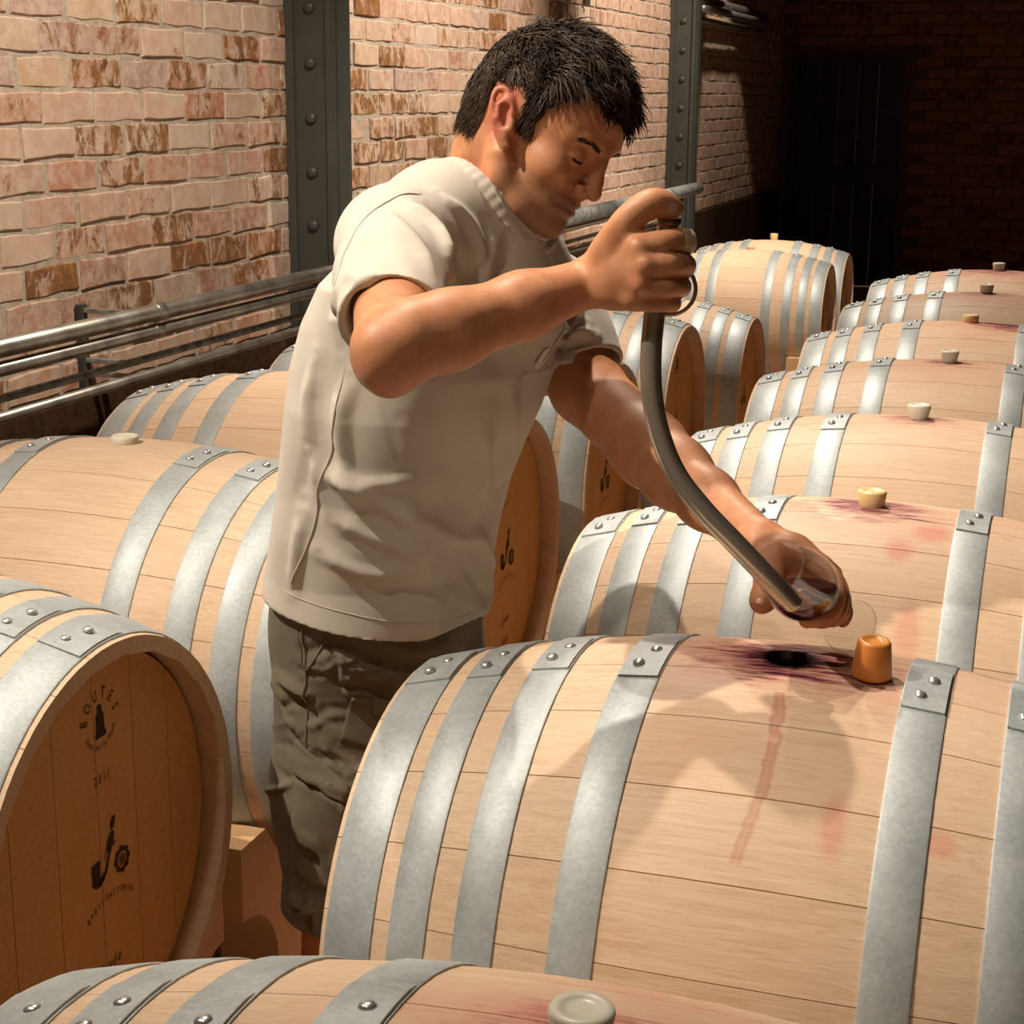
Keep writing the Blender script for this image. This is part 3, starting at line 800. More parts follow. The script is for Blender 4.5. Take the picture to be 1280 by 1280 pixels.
# left arm: reaching down to the glass
EL, WL = px(812, 562, 1.98), px(948, 676, 1.775)
skin.limb([SL, px(733, 484, 2.06), EL], [.052, .045, .045], .02)
skin.limb([EL, px(845, 592, 1.93), px(885, 625, 1.87), WL], [.045, .041, .033, .0245], .02)
# right hand closed round the top of the wine thief
wr = px(744, 350, 1.637)
def finger(s, pts, r, k=.0028): s.limb(spline([px(*q) for q in pts], 3), np.interp(np.linspace(0, 1, 3*(len(pts)-1)+1), np.linspace(0, 1, len(pts)), r), k)
for q, r in (((796, 308, 1.603), .0138), ((804, 331, 1.598), .0140), ((801, 354, 1.602), .0132), ((791, 374, 1.612), .0118)):
    skin.limb([wr, (wr+px(*q))/2, px(*q)], [.019, .0165, r], .014)
FR = [([(796, 308, 1.603), (828, 303, 1.604), (852, 300, 1.622), (858, 306, 1.648), (846, 314, 1.668)], [.0130, .0115, .0108, .0098, .0088]),
      ([(804, 331, 1.598), (836, 330, 1.602), (855, 330, 1.626), (855, 336, 1.652), (838, 340, 1.668)], [.0132, .0112, .0104, .0096, .0086]),
      ([(801, 354, 1.602), (833, 357, 1.605), (850, 357, 1.628), (850, 361, 1.652), (834, 364, 1.666)], [.0122, .0104, .0096, .0090, .0080]),
      ([(791, 374, 1.612), (822, 378, 1.612), (839, 378, 1.630), (839, 381, 1.651), (826, 382, 1.664)], [.0110, .0092, .0086, .0080, .0072])]
for q, r in FR: finger(skin, q, r)
finger(skin, [(754, 326, 1.628), (772, 297, 1.612), (790, 270, 1.606), (813, 254, 1.610), (829, 255, 1.618), (845, 262, 1.626)], [.0185, .0150, .0120, .0112, .0100, .0072], .008)
for q in ((799, 308, 1.592), (807, 331, 1.587), (803, 354, 1.591), (793, 374, 1.602)): skin.ball(px(*q), .006, .012)   # knuckles
# left hand round the bowl of the glass
wl_ = px(952, 680, 1.77)
for q, r in (((1026, 708, 1.738), .013), ((1038, 719, 1.752), .0132), ((1042, 732, 1.768), .0124), ((1040, 746, 1.782), .0112)):
    skin.limb([wl_, (wl_+px(*q))/2+.004*UP, px(*q)], [.019, .0165, r], .014)
FLh = [([(1021, 708, 1.738), (1039, 722, 1.718), (1045, 745, 1.697), (1034, 769, 1.680), (1008, 776, 1.668)], [.0122, .0108, .0100, .0092, .0080]),
       ([(1033, 719, 1.752), (1046, 732, 1.738), (1050, 750, 1.717), (1044, 768, 1.700), (1025, 777, 1.690)], [.0122, .0106, .0098, .0090, .0080]),
       ([(1035, 732, 1.768), (1049, 742, 1.757), (1053, 756, 1.740), (1050, 768, 1.727), (1039, 776, 1.715)], [.0116, .0100, .0092, .0084, .0075]),
       ([(1035, 746, 1.782), (1047, 752, 1.772), (1055, 761, 1.757), (1056, 769, 1.748), (1053, 777, 1.742)], [.0104, .0088, .0082, .0074, .0066])]
for q, r in FLh: finger(skin, q, r, .003)
finger(skin, [(956, 690, 1.758), (962, 712, 1.740), (961, 732, 1.722), (956, 746, 1.708), (951, 754, 1.700)], [.018, .0145, .0122, .0108, .0086], .010)

# head, in the head's own frame (forward, left, up)
def he(c, rad, k=.015, op=1): skin.ell(hd(*c), HR, [q*HS for q in rad], k*HS, op)
def hl(pts, rad, k=.01, op=1): skin.limb([hd(*q) for q in pts], [q*HS for q in rad], k*HS, op)
skin.limb([NB-.01*UP, px(606, 232, 1.945), hd(-.045, 0, -.04)], [.055, .046, .050], .015)
hl([(-.055, 0, -.055), (-.065, 0, .0)], [.048, .058], .03)
he((-.014, 0, .040), (.106, .083, .093), .02)
he((.045, 0, .046), (.052, .064, .056), .03)
he((.046, 0, -.022), (.046, .060, .064), .02)
for s in (-1, 1):
    he((.058, s*.046, -.022), (.028, .020, .020), .018)
    hl([(.000, s*.060, -.045), (.012, s*.055, -.068), (.047, s*.038, -.088), (.074, s*.016, -.094)], [.018, .017, .016, .016], .014)
    hl([(.093, s*.008, .026), (.084, s*.034, .029), (.068, s*.050, .022)], [.010, .0095, .008], .012)
he((.036, 0, -.066), (.050, .046, .040), .02)
skin.ball(hd(.083, 0, -.093), .0185*HS, .012)
for s in (-1, 1): skin.ball(hd(.099, s*.032, .006), .0135*HS, .014, -1)                        # eye hollows
he((.069, 0, -.058), (.028, .034, .028), .014)
for s in (-1, 1): skin.ball(hd(.0765, s*.032, .0045), .0148*HS, .004)                           # lidded eyes
hl([(.094, 0, .024), (.101, 0, .006), (.108, 0, -.013), (.115, 0, -.028)], [.0085, .0078, .0082, .0104], .010)
for s in (-1, 1):
    skin.ball(hd(.101, s*.0130, -.033), .0080*HS, .007)
    skin.limb([hd(.105, s*.0066, -.042), hd(.108, s*.006, -.035)], [.0038, .003], .003, -1)
hl([(.101, 0, -.040), (.097, 0, -.050)], [.006, .005], .008)
for s in (-1, 1):
    hl([(.0985, 0, -.0550), (.0965, s*.010, -.0552), (.084, s*.0265, -.0620)], [.0040, .0040, .0024], .005)
    hl([(.0965, 0, -.0675), (.094, s*.011, -.0670), (.084, s*.0260, -.0635)], [.0050, .0046, .0024], .005)
    hl([(.1045, 0, -.0612), (.0995, s*.012, -.0612), (.087, s*.0300, -.0635)], [.0024, .0026, .0022], .002, -1)
for s in (-1, 1):
    hl([(.098, s*.016, .0155), (.092, s*.032, .0205), (.083, s*.046, .0150)], [.0012, .0016, .0012], .004, -1)      # crease over the lid
    hl([(.100, s*.017, -.030), (.092, s*.030, -.046), (.086, s*.034, -.058)], [.0012, .0020, .0012], .008, -1)     # from nose to mouth
for s in (-1, 1):                                                                            # ears
    ang = math.radians(24); eo = np.array([-.006, s*.079, .000]); ea = np.array([math.cos(ang)*-1, s*math.sin(ang), 0])   # ea points back and out
    E = lambda a, b, o=0.: tuple(eo+ea*a+np.array([.40*-b+.010, 0, b*.95-.005])+np.array([0, s*o, 0]))
    rim = [E(.000, .014), E(.006, .028), E(.018, .036), E(.031, .030), E(.034, .014), E(.029, -.004), E(.020, -.020), E(.009, -.030), E(.002, -.024)]
    hl(spline(rim, 3), [.0036]*25, .003)
    hl([E(.014, .026, -.002), E(.014, .016, -.002), E(.016, .0, -.003), E(.009, -.018, -.001)], [.009, .011, .011, .007], .006)
    hl([E(.012, .014, .007), E(.012, -.002, .007)], [.0085, .0080], .005, -1)
    hl([E(.024, .016, .001), E(.022, .0, .002), E(.012, -.010, .002)], [.0036, .0034, .0030], .003)
    hl([E(.000, .004, .002), E(.001, -.006, .003)], [.0045, .004], .004)
# sinew of the neck
hl([(-.018, -.052, -.035), (.000, -.040, -.105)], [.014, .012], .02)

# ---------- T-shirt
shirt = Solid()
SEC = []   # world z, centre, half width across, half depth
def section(y, xl, xr, Yc, a):
    c = px((xl+xr)/2, y, Yc); D = (c-EYE)@FW; w = (xr-xl)/2*D/FPX
    b = math.sqrt(max(.06**2, w*w-(.47*a)**2))/.88; SEC.append((c[2], c, a, b))
for q in [(805, 336, 606, 1.97, .178), (760, 338, 612, 1.97, .176), (700, 344, 612, 1.97, .170), (650, 351, 621, 1.96, .168), (600, 357, 634, 1.96, .170), (550, 362, 654, 1.955, .174), (500, 367, 676, 1.95, .178), (450, 374, 695, 1.95, .180), (400, 388, 698, 1.95, .182), (350, 410, 686, 1.945, .178), (318, 440, 660, 1.94, .150)]: section(*q)
SEC.sort(key=lambda q: q[0])
_z = np.array([q[0] for q in SEC]); _c = np.array([q[1] for q in SEC]); _a = np.array([q[2] for q in SEC]); _b = np.array([q[3] for q in SEC])
def loft(P, grow=0.):
    z = np.clip(P[:, 2], _z[0]-.1, _z[-1]); cx = np.interp(z, _z, _c[:, 0]); cy = np.interp(z, _z, _c[:, 1])
    a = np.interp(z, _z, _a)+grow; b = np.interp(z, _z, _b)+grow
    x = P[:, 0]-cx; y = P[:, 1]-cy; u = (x*BF[0]+y*BF[1])/b; v = (x*BLt[0]+y*BLt[1])/a
    k0 = (np.abs(u)**2.3+np.abs(v)**2.3)**(1/2.3)
    k1 = np.sqrt((u/b)**2+(v/a)**2)/np.maximum(1e-6, np.sqrt(u*u+v*v))
    d = (k0-1)/np.maximum(k1, 1e-6)
    return np.maximum(d, P[:, 2]-_z[-1])
shirt.fn(loft, (_c[0]+_c[-1])/2, .55, .02)
shirt.limb([px(497, 305, 1.785), px(550, 276, 1.87), px(588, 292, 1.93)], [.066, .060, .062], .045)
shirt.limb([px(605, 300, 1.935), px(600, 350, 1.94)], [.074, .088], .045)
shirt.limb([px(640, 322, 1.905), px(640, 380, 1.91)], [.030, .060], .04)
shirt.limb([px(588, 292, 1.93), px(640, 330, 2.02), px(690, 376, 2.12)], [.062, .056, .060], .045)
UA = nrm(ER-SR); UL = nrm(px(733, 484, 2.06)-SL)
SH = px(489, 399, 1.592); SHL = px(729, 466, 2.075)
shirt.limb([px(497, 310, 1.775), px(490, 350, 1.69), SH+.03*UA], [.066, .059, .0535], .03)
shirt.limb([px(690, 380, 2.12), px(710, 425, 2.095), SHL+.03*UL], [.062, .058, .0575], .025)
shirt_solid = Solid(); shirt_solid.p = list(shirt.p)
# openings: cuffs cut square and hollow, neck hole, hem
def near_plane(c, n, R):
    """cut beyond the plane, but only within R of the point"""
    c = np.array(c); n = nrm(n)
    return lambda P: np.maximum(-((P-c)@n), np.linalg.norm(P-c, axis=1)-R)
CN = nrm(UA+.35*UP*-1+.10*RT)
shirt.fn(near_plane(SH, CN, .11), SH, .11, .002, -1)
shirt.limb([SH-.018*UA, SH+.02*UA], [.043, .0495], .002, -1)
shirt.fn(near_plane(SHL, UL, .09), SHL, .09, .002, -1)
shirt.limb([SHL-.015*UL, SHL+.02*UL], [.048, .055], .002, -1)
HEMC = px(470, 738, 1.97); HEMN = nrm(np.array([0, 0, -1.])+BF*-.17)
shirt.cut(HEMC, HEMN)
NKB, NKF = px(566, 229, 1.975), px(652, 306, 1.905); NKC = (NKB+NKF)/2; NKe = (NKF-NKB)/2; NKs = nrm(BLt-nrm(NKe)*(BLt@nrm(NKe)))*.066; NKA = nrm(np.cross(NKe, NKs))
def neck_hole(P):
    q = P-NKC; u = q@nrm(NKe)/np.linalg.norm(NKe); v = q@nrm(NKs)/.066
    return np.maximum((np.sqrt(u*u+v*v)-.97)*.055, -(q@NKA)-.03)
shirt.fn(neck_hole, NKC+.04*NKA, .10, .004, -1)

def surface_line(S, pts, m=5):
    """polyline of pixels (with a first-guess distance) dropped onto a surface"""
    Q = np.array(spline([px(x, y, Y) for x, y, Y in pts], m)); D = Q-EYE; D /= np.linalg.norm(D, axis=1)[:, None]
    return S.march(Q-D*.35, D, 60)
def wrinkles(S, folds, seed, amp, f, aniso=(1, 1, 1), gain=1.):
    lines = [(surface_line(S, pts, 4), A*gain, w) for pts, A, w in folds]
    def disp(V):
        d = amp*waves(V, seed, f, 9, aniso)
        for L, A, w in lines:
            c = L.mean(0); R = np.linalg.norm(L-c, axis=1).max()+2.6*w; m = ((V-c)**2).sum(1) < R*R
            if m.any(): d[m] += A*np.exp(-(seg_dist(V[m], L)/w)**2)*poly_end(V[m], L)
        return np.where(d < 0, d*.5, d)
    return disp
# ---------- skin mesh with colour zones
def zone(V, pts, r, soft): return np.clip(1-(seg_dist(V, [np.asarray(q) for q in pts])-r)/soft, 0, 1)
man = empty('person', (C0[0], C0[1], 0))
tag(man, 'man in off-white T-shirt and olive cargo shorts leaning over the open barrel', 'person')
def adopt(o):
    o.parent = man; o.matrix_parent_inverse = Matrix.Translation((-C0[0], -C0[1], 0)); return o
V, F = skin.mesh(.0026)
lips = np.zeros(len(V)); red = np.zeros(len(V)); stub = np.zeros(len(V))
loc = (V-HO)@HR.T/HS; inhead = np.linalg.norm(V-hd(.02, 0, -.01), axis=1) < .2
for s in (-1, 1):
    lips = np.maximum(lips, zone(V, [hd(.1000, 0, -.0555), hd(.0980, s*.010, -.0555), hd(.086, s*.025, -.0622)], .0030, .003))
    lips = np.maximum(lips, zone(V, [hd(.0975, 0, -.0668), hd(.0955, s*.010, -.0665), hd(.086, s*.0250, -.0636)], .0034, .003))
    red = np.maximum(red, .8*zone(V, [hd(-.026, s*.088, .02), hd(-.022, s*.084, -.02)], .017, .008))
red = np.maximum(red, .8*zone(V, [hd(.112, 0, -.03)], .012, .012))
red = np.maximum(red, .7*zone(V, [px(474, 470, 1.49)], .02, .03))
for q, r in FR+FLh:
    for i in (0, 2, 4): red = np.maximum(red, .45*zone(V, [px(*q[i])], .012, .010))
f_, l_, u_ = loc[:, 0], loc[:, 1], loc[:, 2]
stub = np.clip((-.036-u_)/.02, 0, 1)*np.clip((f_-.004)/.02, 0, 1)*np.clip((u_+.135)/.02, 0, 1)*(np.abs(l_) < .085)*inhead
stub = np.maximum(stub, np.clip(1-np.abs(f_-.018)/.012, 0, 1)*np.clip((u_+.07)/.03, 0, 1)*np.clip((.02-u_)/.02, 0, 1)*(np.abs(l_) > .05)*inhead*.6)
def mat_skin():
    n = NT('tanned_skin'); p = n.pos(); A = lambda k: n.n('ShaderNodeAttribute', attribute_name=k).outputs['Fac']
    n1 = n.noise(p, 45., 4, .6); n2 = n.noise(p, 420., 2)
    c = n.ramp(n1, [(.3, (.54, .225, .105)), (.7, (.68, .32, .165))])
    c = n.mix(n.math('MULTIPLY', n.ramp(n2, [(.62, 0.), (.72, 1.)]), .25), c, (.30, .11, .05))
    c = n.mix(A('red'), c, (.60, .17, .10)); c = n.mix(n.math('MULTIPLY', A('lips'), .7), c, (.36, .085, .05))
    c = n.mix(n.math('MULTIPLY', A('stubble'), n.math('ADD', .30, n.math('MULTIPLY', n2, .5))), c, (.20, .115, .065))
    n.P(Base_Color=c, Roughness=.48, Subsurface_Weight=.12, Subsurface_Radius=(.012, .005, .003), Specular_IOR_Level=.4)
    n.bump(n.math('ADD', n2, n.math('MULTIPLY', n1, .3)), .10, .0006); return n.m
M['skin'] = mat_skin()
body = adopt(quad_obj('body', V, F, M['skin'], None, {'lips': lips, 'red': red, 'stubble': stub}))

# eyes under their lids, lashes, brows
M['eye'] = plain('eye_white', (.45, .38, .33), .2); M['hair'] = NT('dark_hair').m
_h = NT('brown_hair'); _hr = _h.n('ShaderNodeAttribute', attribute_name='tone').outputs['Fac']
_h.P(Base_Color=_h.ramp(_hr, [(0., (.014, .008, .0045)), (1., (.10, .058, .032))]), Roughness=.5, Specular_IOR_Level=.3); M['hair'] = _h.m
for s in (-1, 1):
    lid = [hd(.0765+.0152*math.cos(b)*math.cos(a), s*.032+.0152*math.sin(a), .0045+.0152*math.sin(b)) for a, b in [(q, -.30-.16*math.cos(q*1.3)) for q in np.linspace(-1.0, .95, 9)]]
    V_, F_ = tube(lid, [.0004]+[.0017]*7+[.0006], 6); adopt(mesh_obj('eyelashes', V_, F_, M['hair']))
    low = [hd(.0765+.0149*math.cos(b)*math.cos(a), s*.032+.0149*math.sin(a), .0045+.0149*math.sin(b)) for a, b in [(q, -.52) for q in np.linspace(-.6, .6, 7)]]
    V_, F_ = tube(low, [.0003]+[.0015]*5+[.0003], 6); adopt(mesh_obj('eye', V_, F_, M['eye']))

# ---------- hair: a close cap and a few thousand tapered locks
def strands(roots, ctrl, width, rng, tones):
    """roots -> curved locks through ctrl points (n, k, 3); three-sided, tapering"""
    n, k, _ = ctrl.shape; t = np.gradient(ctrl, axis=1); t /= np.linalg.norm(t, axis=2, keepdims=True)+1e-9
    ref = nrm(rng.randn(3)); a = np.cross(t, ref); a /= np.linalg.norm(a, axis=2, keepdims=True)+1e-9; b = np.cross(t, a)
    w = width[:, None]*np.linspace(1, .12, k)[None]
    ring = np.stack([ctrl+w[..., None]*(a*math.cos(q)+b*math.sin(q)) for q in (0, 2.09, 4.19)], 2)   # n,k,3,3
    V = ring.reshape(-1, 3); base = (np.arange(n)*k*3)[:, None, None, None]
    i = np.arange(k-1)[None, :, None, None]*3; j = np.arange(3)[None, None, :, None]; j2 = (j+1) % 3
    F = np.concatenate([base+i+j, base+i+j2, base+i+3+j2, base+i+3+j], -1).reshape(-1, 4)
    return V, F, np.repeat(tones, k*3)
rng = np.random.RandomState(3)
def hairline(f, l, u):
    al = np.abs(l)
    front = u > .066+.012*np.clip((al-.03)/.03, 0, 1)-.2*np.clip(.03-f, 0, .2)      # forehead
    side = (f < .034) & (f > -.012) & (u > .024)                                     # over the ear
    burn = (f < .030) & (f > .008) & (u > -.004) & (al > .055)                         # sideburn
    back = (f <= -.012) & (u > -.048+.9*np.clip(f+.060, 0, 1))                      # nape
    temple = (f >= .034) & (f < .062) & (u > .040+1.0*(f-.034)) 
    ear = (f < .006) & (f > -.052) & (u < .040) & (u > -.05) & (al > .062)
    return ~ear & ((front & (f > .02)) | side | burn | back | temple | ((f < .03) & (u > .06)))
N0 = 26000
d = rng.randn(N0, 3); d /= np.linalg.norm(d, axis=1)[:, None]
cen = hd(-.005, 0, .025); dw = d@HR
start = cen+dw*.22; hp = [q for q in skin.p if np.linalg.norm(q[4]-HO) < .26]; headS = Solid(); headS.p = hp
root = headS.march(start, -dw, 50); lr = (root-HO)@HR.T/HS
ok = hairline(lr[:, 0], lr[:, 1], lr[:, 2]) & ~((np.abs(lr[:, 1]) > .082))
root, lr = root[ok], lr[ok]; nn = headS.grad(root); n = len(root)
ln = (nn@HR.T)
top = np.clip((lr[:, 2]-.03)/.06, 0, 1)*np.clip((lr[:, 0]+.10)/.05, 0, 1)
front = np.clip((lr[:, 0]-.02)/.06, 0, 1)
flow = np.stack([.75*np.ones(n)*top-.10*(1-top), .25*np.sin(lr[:, 0]*60+lr[:, 1]*40), -.9*(1-top)-.25*front], 1)+rng.randn(n, 3)*np.where(top > .3, .20, .08)[:, None]
clump = np.stack([np.sin(lr[:, 1]*190+2*np.sin(lr[:, 0]*70)), np.sin(lr[:, 0]*210+2*np.sin(lr[:, 1]*90)), np.sin(lr[:, 1]*150-lr[:, 0]*160+1)], 1)*(.12+.55*top[:, None])
flow = (flow+clump)@HR; flow -= nn*np.einsum('ij,ij->i', flow, nn)[:, None]*.8
length = (.013+.014*top-.005*front*top)*rng.uniform(.65, 1.3, n); lift = (.34+.44*top)*rng.uniform(.5, 1.3, n)
K = 5; tt = np.linspace(0, 1, K)[None, :, None]
curl = rng.randn(n, 3)*.05
ctrl = root[:, None]+length[:, None, None]*(nn[:, None]*lift[:, None, None]*(tt*1.35-.85*tt**2)+flow[:, None]*(.45*tt+.55*tt**2)+curl[:, None]*np.sin(tt*3.1))
tones = np.clip(.38+.22*rng.randn(n)+.22*np.sin(lr[:, 1]*190+2*np.sin(lr[:, 0]*70)), 0, 1)
HV, HFc, HT = strands(root, ctrl, rng.uniform(.0007, .0018, n), rng, tones)
# cap under the locks
cap = Solid()
def capf(P):
    q = (P-HO)@HR.T/HS; h_ = np.clip((q[:, 2]-.03)/.05, 0, 1)
    inside = hairline(q[:, 0]+.003, q[:, 1], q[:, 2]-.003)
    return headS.ev(P)-np.where(inside, .0012+.0015*h_, -.004)
cap.fn(capf, hd(-.01, 0, .03), .145, .004)
CV, CF = cap.mesh(.0032)
q = (CV-HO)@HR.T/HS; keepv = hairline(q[:, 0]+.003, q[:, 1], q[:, 2]-.003) & (headS.ev(CV) > .001)
CF = CF[keepv[CF].all(1)]
HVall = np.concatenate([CV, HV]); HFall = np.concatenate([CF, HFc+len(CV)])
o = adopt(quad_obj('hair', HVall, HFall, M['hair'], None, {'tone': np.concatenate([np.full(len(CV), .12), HT])}))
# eyebrows
for sd_ in (-1, 1):
    n = 80; s = np.full(n, sd_); a = rng.rand(n)
    loc0 = np.stack([.096-.020*a, s*(.012+.032*a), .0225+.006*np.sin(a*2.6)+rng.uniform(-.0028, .0028, n)], 1)
    rt = HO+HS*(loc0@HR); dw = HF[None]*.8+HLf[None]*(s*.6)[:, None]; dw /= np.linalg.norm(dw, axis=1)[:, None]
    rt = headS.march(rt+dw*.03, -dw, 30); gr = headS.grad(rt)
    fl2 = np.stack([-.3*np.ones(n), s*.9, .25-.6*a], 1)@HR
    ctrl = rt[:, None]+.008*(gr[:, None]*.16*(tt)+fl2[:, None]*tt)
    BV, BFc, BT = strands(rt, ctrl, np.full(n, .0005), rng, np.full(n, .25))
    adopt(quad_obj('eyebrow', BV, BFc, M['hair'], None, {'tone': BT}))

# ---------- nails, plaster
M['nail'] = plain('finger_nail', (.66, .38, .27), .3)
def nail(c, along, normal, L, w):
    al = nrm(along); nm = nrm(normal-al*(normal@al)); sd = np.cross(al, nm); Vn, Fn = [], []
    for i in range(5):
        for j in range(5):
            u, v = (i/4-.5)*2, (j/4-.5)*2; k = math.sqrt(max(0, 1-.35*u*u*u*u))
            Vn.append(c+al*u*L/2+sd*v*w/2*k+nm*(.0003-.0016*v*v-.0006*u*u))
    for i in range(4):
        for j in range(4): Fn.append((i*5+j, i*5+j+1, i*5+j+6, i*5+j+5))
    return adopt(mesh_obj('nail', Vn, Fn, M['nail']))
def on_skin(x, y, Y): return surface_line(skin, [(x, y, Y), (x+1, y, Y)], 1)[0]
_p = on_skin(839, 261, 1.62); nail(_p, px(848, 266, 1.63)-px(832, 261, 1.62), skin.grad(_p[None])[0], .0155, .0125)
_p = on_skin(951, 749, 1.70); nail(_p, px(951, 755, 1.70)-px(956, 745, 1.708), skin.grad(_p[None])[0], .011, .009)
M['plaster'] = plain('sticking_plaster', (.62, .46, .30), .75, 0., 200., .1)
_pl = [px(847, 301, 1.617), px(851, 300.5, 1.619), px(859, 300.5, 1.628)]
_V, _F = tube(spline(_pl, 4), .0118, 18, False); adopt(mesh_obj('finger_plaster', _V, _F, M['plaster']))

# ---------- shirt mesh, folds, seams, print
FOLDS = [
 ([(440, 470, 1.8), (425, 520, 1.8), (430, 590, 1.8), (455, 640, 1.8)], .006, .014),
 ([(400, 470, 1.8), (405, 540, 1.8), (440, 600, 1.8)], -.004, .012),
 ([(395, 440, 1.8), (385, 520, 1.8), (400, 600, 1.8), (430, 660, 1.8)], .005, .012),
 ([(600, 520, 1.8), (605, 580, 1.8), (595, 640, 1.8)], .005, .012), ([(640, 480, 1.8), (632, 560, 1.8), (618, 620, 1.8)], .006, .010),
 ([(615, 560, 1.8), (620, 610, 1.8), (610, 660, 1.8)], -.005, .010), ([(590, 660, 1.8), (605, 690, 1.8), (612, 720, 1.8)], .006, .010),
 ([(580, 700, 1.8), (600, 735, 1.8), (612, 750, 1.8)], -.006, .009), ([(560, 740, 1.8), (590, 755, 1.8), (610, 765, 1.8)], .006, .010),
 ([(400, 590, 1.8), (450, 605, 1.8), (520, 600, 1.8)], .004, .010), ([(430, 600, 1.8), (470, 625, 1.8), (520, 660, 1.8)], .0045, .010),
 ([(415, 645, 1.8), (460, 670, 1.8), (520, 690, 1.8)], .004, .010), ([(400, 690, 1.8), (450, 715, 1.8), (500, 720, 1.8)], .004, .011),
 ([(470, 740, 1.8), (510, 735, 1.8), (550, 745, 1.8)], -.004, .010), ([(520, 640, 1.8), (560, 670, 1.8), (600, 672, 1.8)], .004, .010),
 ([(380, 640, 1.8), (372, 690, 1.8), (366, 740, 1.8)], .004, .010), ([(390, 560, 1.8), (378, 620, 1.8)], -.004, .010),
 ([(505, 250, 1.75), (545, 290, 1.72), (560, 340, 1.7)], .006, .010), ([(530, 245, 1.8), (565, 290, 1.76), (580, 345, 1.75)], -.005, .009),
 ([(548, 240, 1.8), (590, 285, 1.78), (605, 345, 1.76)], .005, .010), ([(480, 268, 1.75), (520, 310, 1.7), (545, 355, 1.65)], .004, .010),
 ([(440, 300, 1.7), (480, 325, 1.66), (520, 350, 1.62)], -.003, .012), ([(435, 340, 1.7), (470, 355, 1.62), (510, 365, 1.6)], .003, .010),
 ([(425, 330, 1.7), (420, 390, 1.7), (425, 440, 1.7)], .005, .012), ([(570, 330, 1.75), (560, 380, 1.75), (540, 420, 1.75)], -.005, .012),
 ([(620, 290, 1.8), (610, 330, 1.78), (600, 360, 1.78)], .004, .009), ([(640, 300, 1.8), (630, 340, 1.8)], -.003, .008),
 ([(695, 425, 2.0), (725, 415, 2.0), (745, 418, 2.0)], .006, .007), ([(695, 440, 2.0), (730, 430, 2.0), (752, 432, 2.0)], -.005, .006),
 ([(692, 450, 2.0), (730, 443, 2.0), (758, 444, 2.0)], .006, .007), ([(700, 410, 2.0), (722, 400, 2.0), (735, 403, 2.0)], .006, .007),
 ([(500, 520, 1.8), (520, 600, 1.8), (530, 690, 1.8)], .003, .016), ([(550, 480, 1.8), (560, 560, 1.8), (560, 640, 1.8)], -.003, .016),
]
V, F = shirt.mesh(.0028); N = vnormals(V, F)
shirt.disp = wrinkles(shirt, FOLDS, 5, .0026, 27., (1, 1, .5), 1.9); V = V+N*shirt.disp(V)[:, None]
def mat_cloth(name, col, bump=.25, sc=900., sheen=.15, var=.06):
    n = NT(name); p = n.pos(); w = n.noise(p, sc, 2); f = n.noise(p, 14., 4, .6)
    n.P(Base_Color=n.ramp(f, [(.3, [c*(1-var) for c in col]), (.7, [c*(1+var) for c in col])]), Roughness=.9, Specular_IOR_Level=.15, Sheen_Weight=sheen)
    n.bump(n.math('ADD', w, n.math('MULTIPLY', n.noise(p, 40., 3, .6), .8)), bump, .0007); return n.m
M['shirt'] = mat_cloth('off_white_jersey', (.63, .575, .48)); M['shirt_rib'] = mat_cloth('rib_jersey', (.60, .54, .45), .35)
t_shirt = adopt(quad_obj('t_shirt', V, F, M['shirt']))
def seam(S, pts, r, mat, name, up=.0, m=6):
    L = surface_line(S, pts, m); N_ = S.grad(L); V_, F_ = tube(list(L+N_*(up*.4+S.disp(L))[:, None]), list(r*.75*np.clip(np.minimum(np.arange(len(L)), len(L)-1-np.arange(len(L)))/4, .15, 1)), 6); return adopt(mesh_obj(name, V_, F_, mat))
seam(shirt, [(432, 455, 1.8), (420, 540, 1.8), (405, 600, 1.8), (393, 660, 1.8), (374, 712, 1.8), (366, 735, 1.8)], .0016, M['shirt_rib'], 'side_seam', .002)
seam(shirt, [(528, 240, 1.8), (500, 244, 1.75), (460, 268, 1.72), (432, 310, 1.72), (423, 360, 1.7)], .0018, M['shirt_rib'], 'sleeve_seam', .001)
seam(shirt, [(346, 728, 1.8), (375, 748, 1.8), (430, 766, 1.8), (500, 778, 1.8), (570, 774, 1.8), (602, 758, 1.8)], .0009, M['shirt_rib'], 'hem_seam', .001)
# collar: a ribbed band round the neck hole
CS = Solid(); ang = np.linspace(0, 2*math.pi, 49)
def collar_ring(f, lift):
    base = np.array([NKC+f*(NKe*math.cos(q)+NKs*math.sin(q)) for q in ang])
    top = shirt.march(base+NKA*.10, np.tile(-NKA, (len(ang), 1)), 70); h_ = np.clip((top-base)@NKA, -.06, .05)
    A = np.stack([np.ones_like(ang), np.cos(ang), np.sin(ang), np.cos(2*ang), np.sin(2*ang)], 1); w_ = np.ones(len(ang))
    for _ in range(8):
        co = np.linalg.lstsq(A*w_[:, None], h_*w_, rcond=None)[0]; w_ = 1/(1+np.abs(h_-A@co)/.004)
    pts = base+NKA*(A@co)[:, None]; pts += NKA*shirt.disp(pts)[:, None]*.5
    return list(pts+NKA*lift)
CP, CQ, CR = collar_ring(1.03, .0035), collar_ring(1.13, .002), collar_ring(1.22, .0008)
CS.limb(CP, [.0046]*49, .004); CS.limb(CQ, [.0050]*49, .006); CS.limb(CR, [.0050]*49, .006)
V_, F_ = CS.mesh(.0022); collar = adopt(quad_obj('collar', V_, F_, M['shirt_rib']))

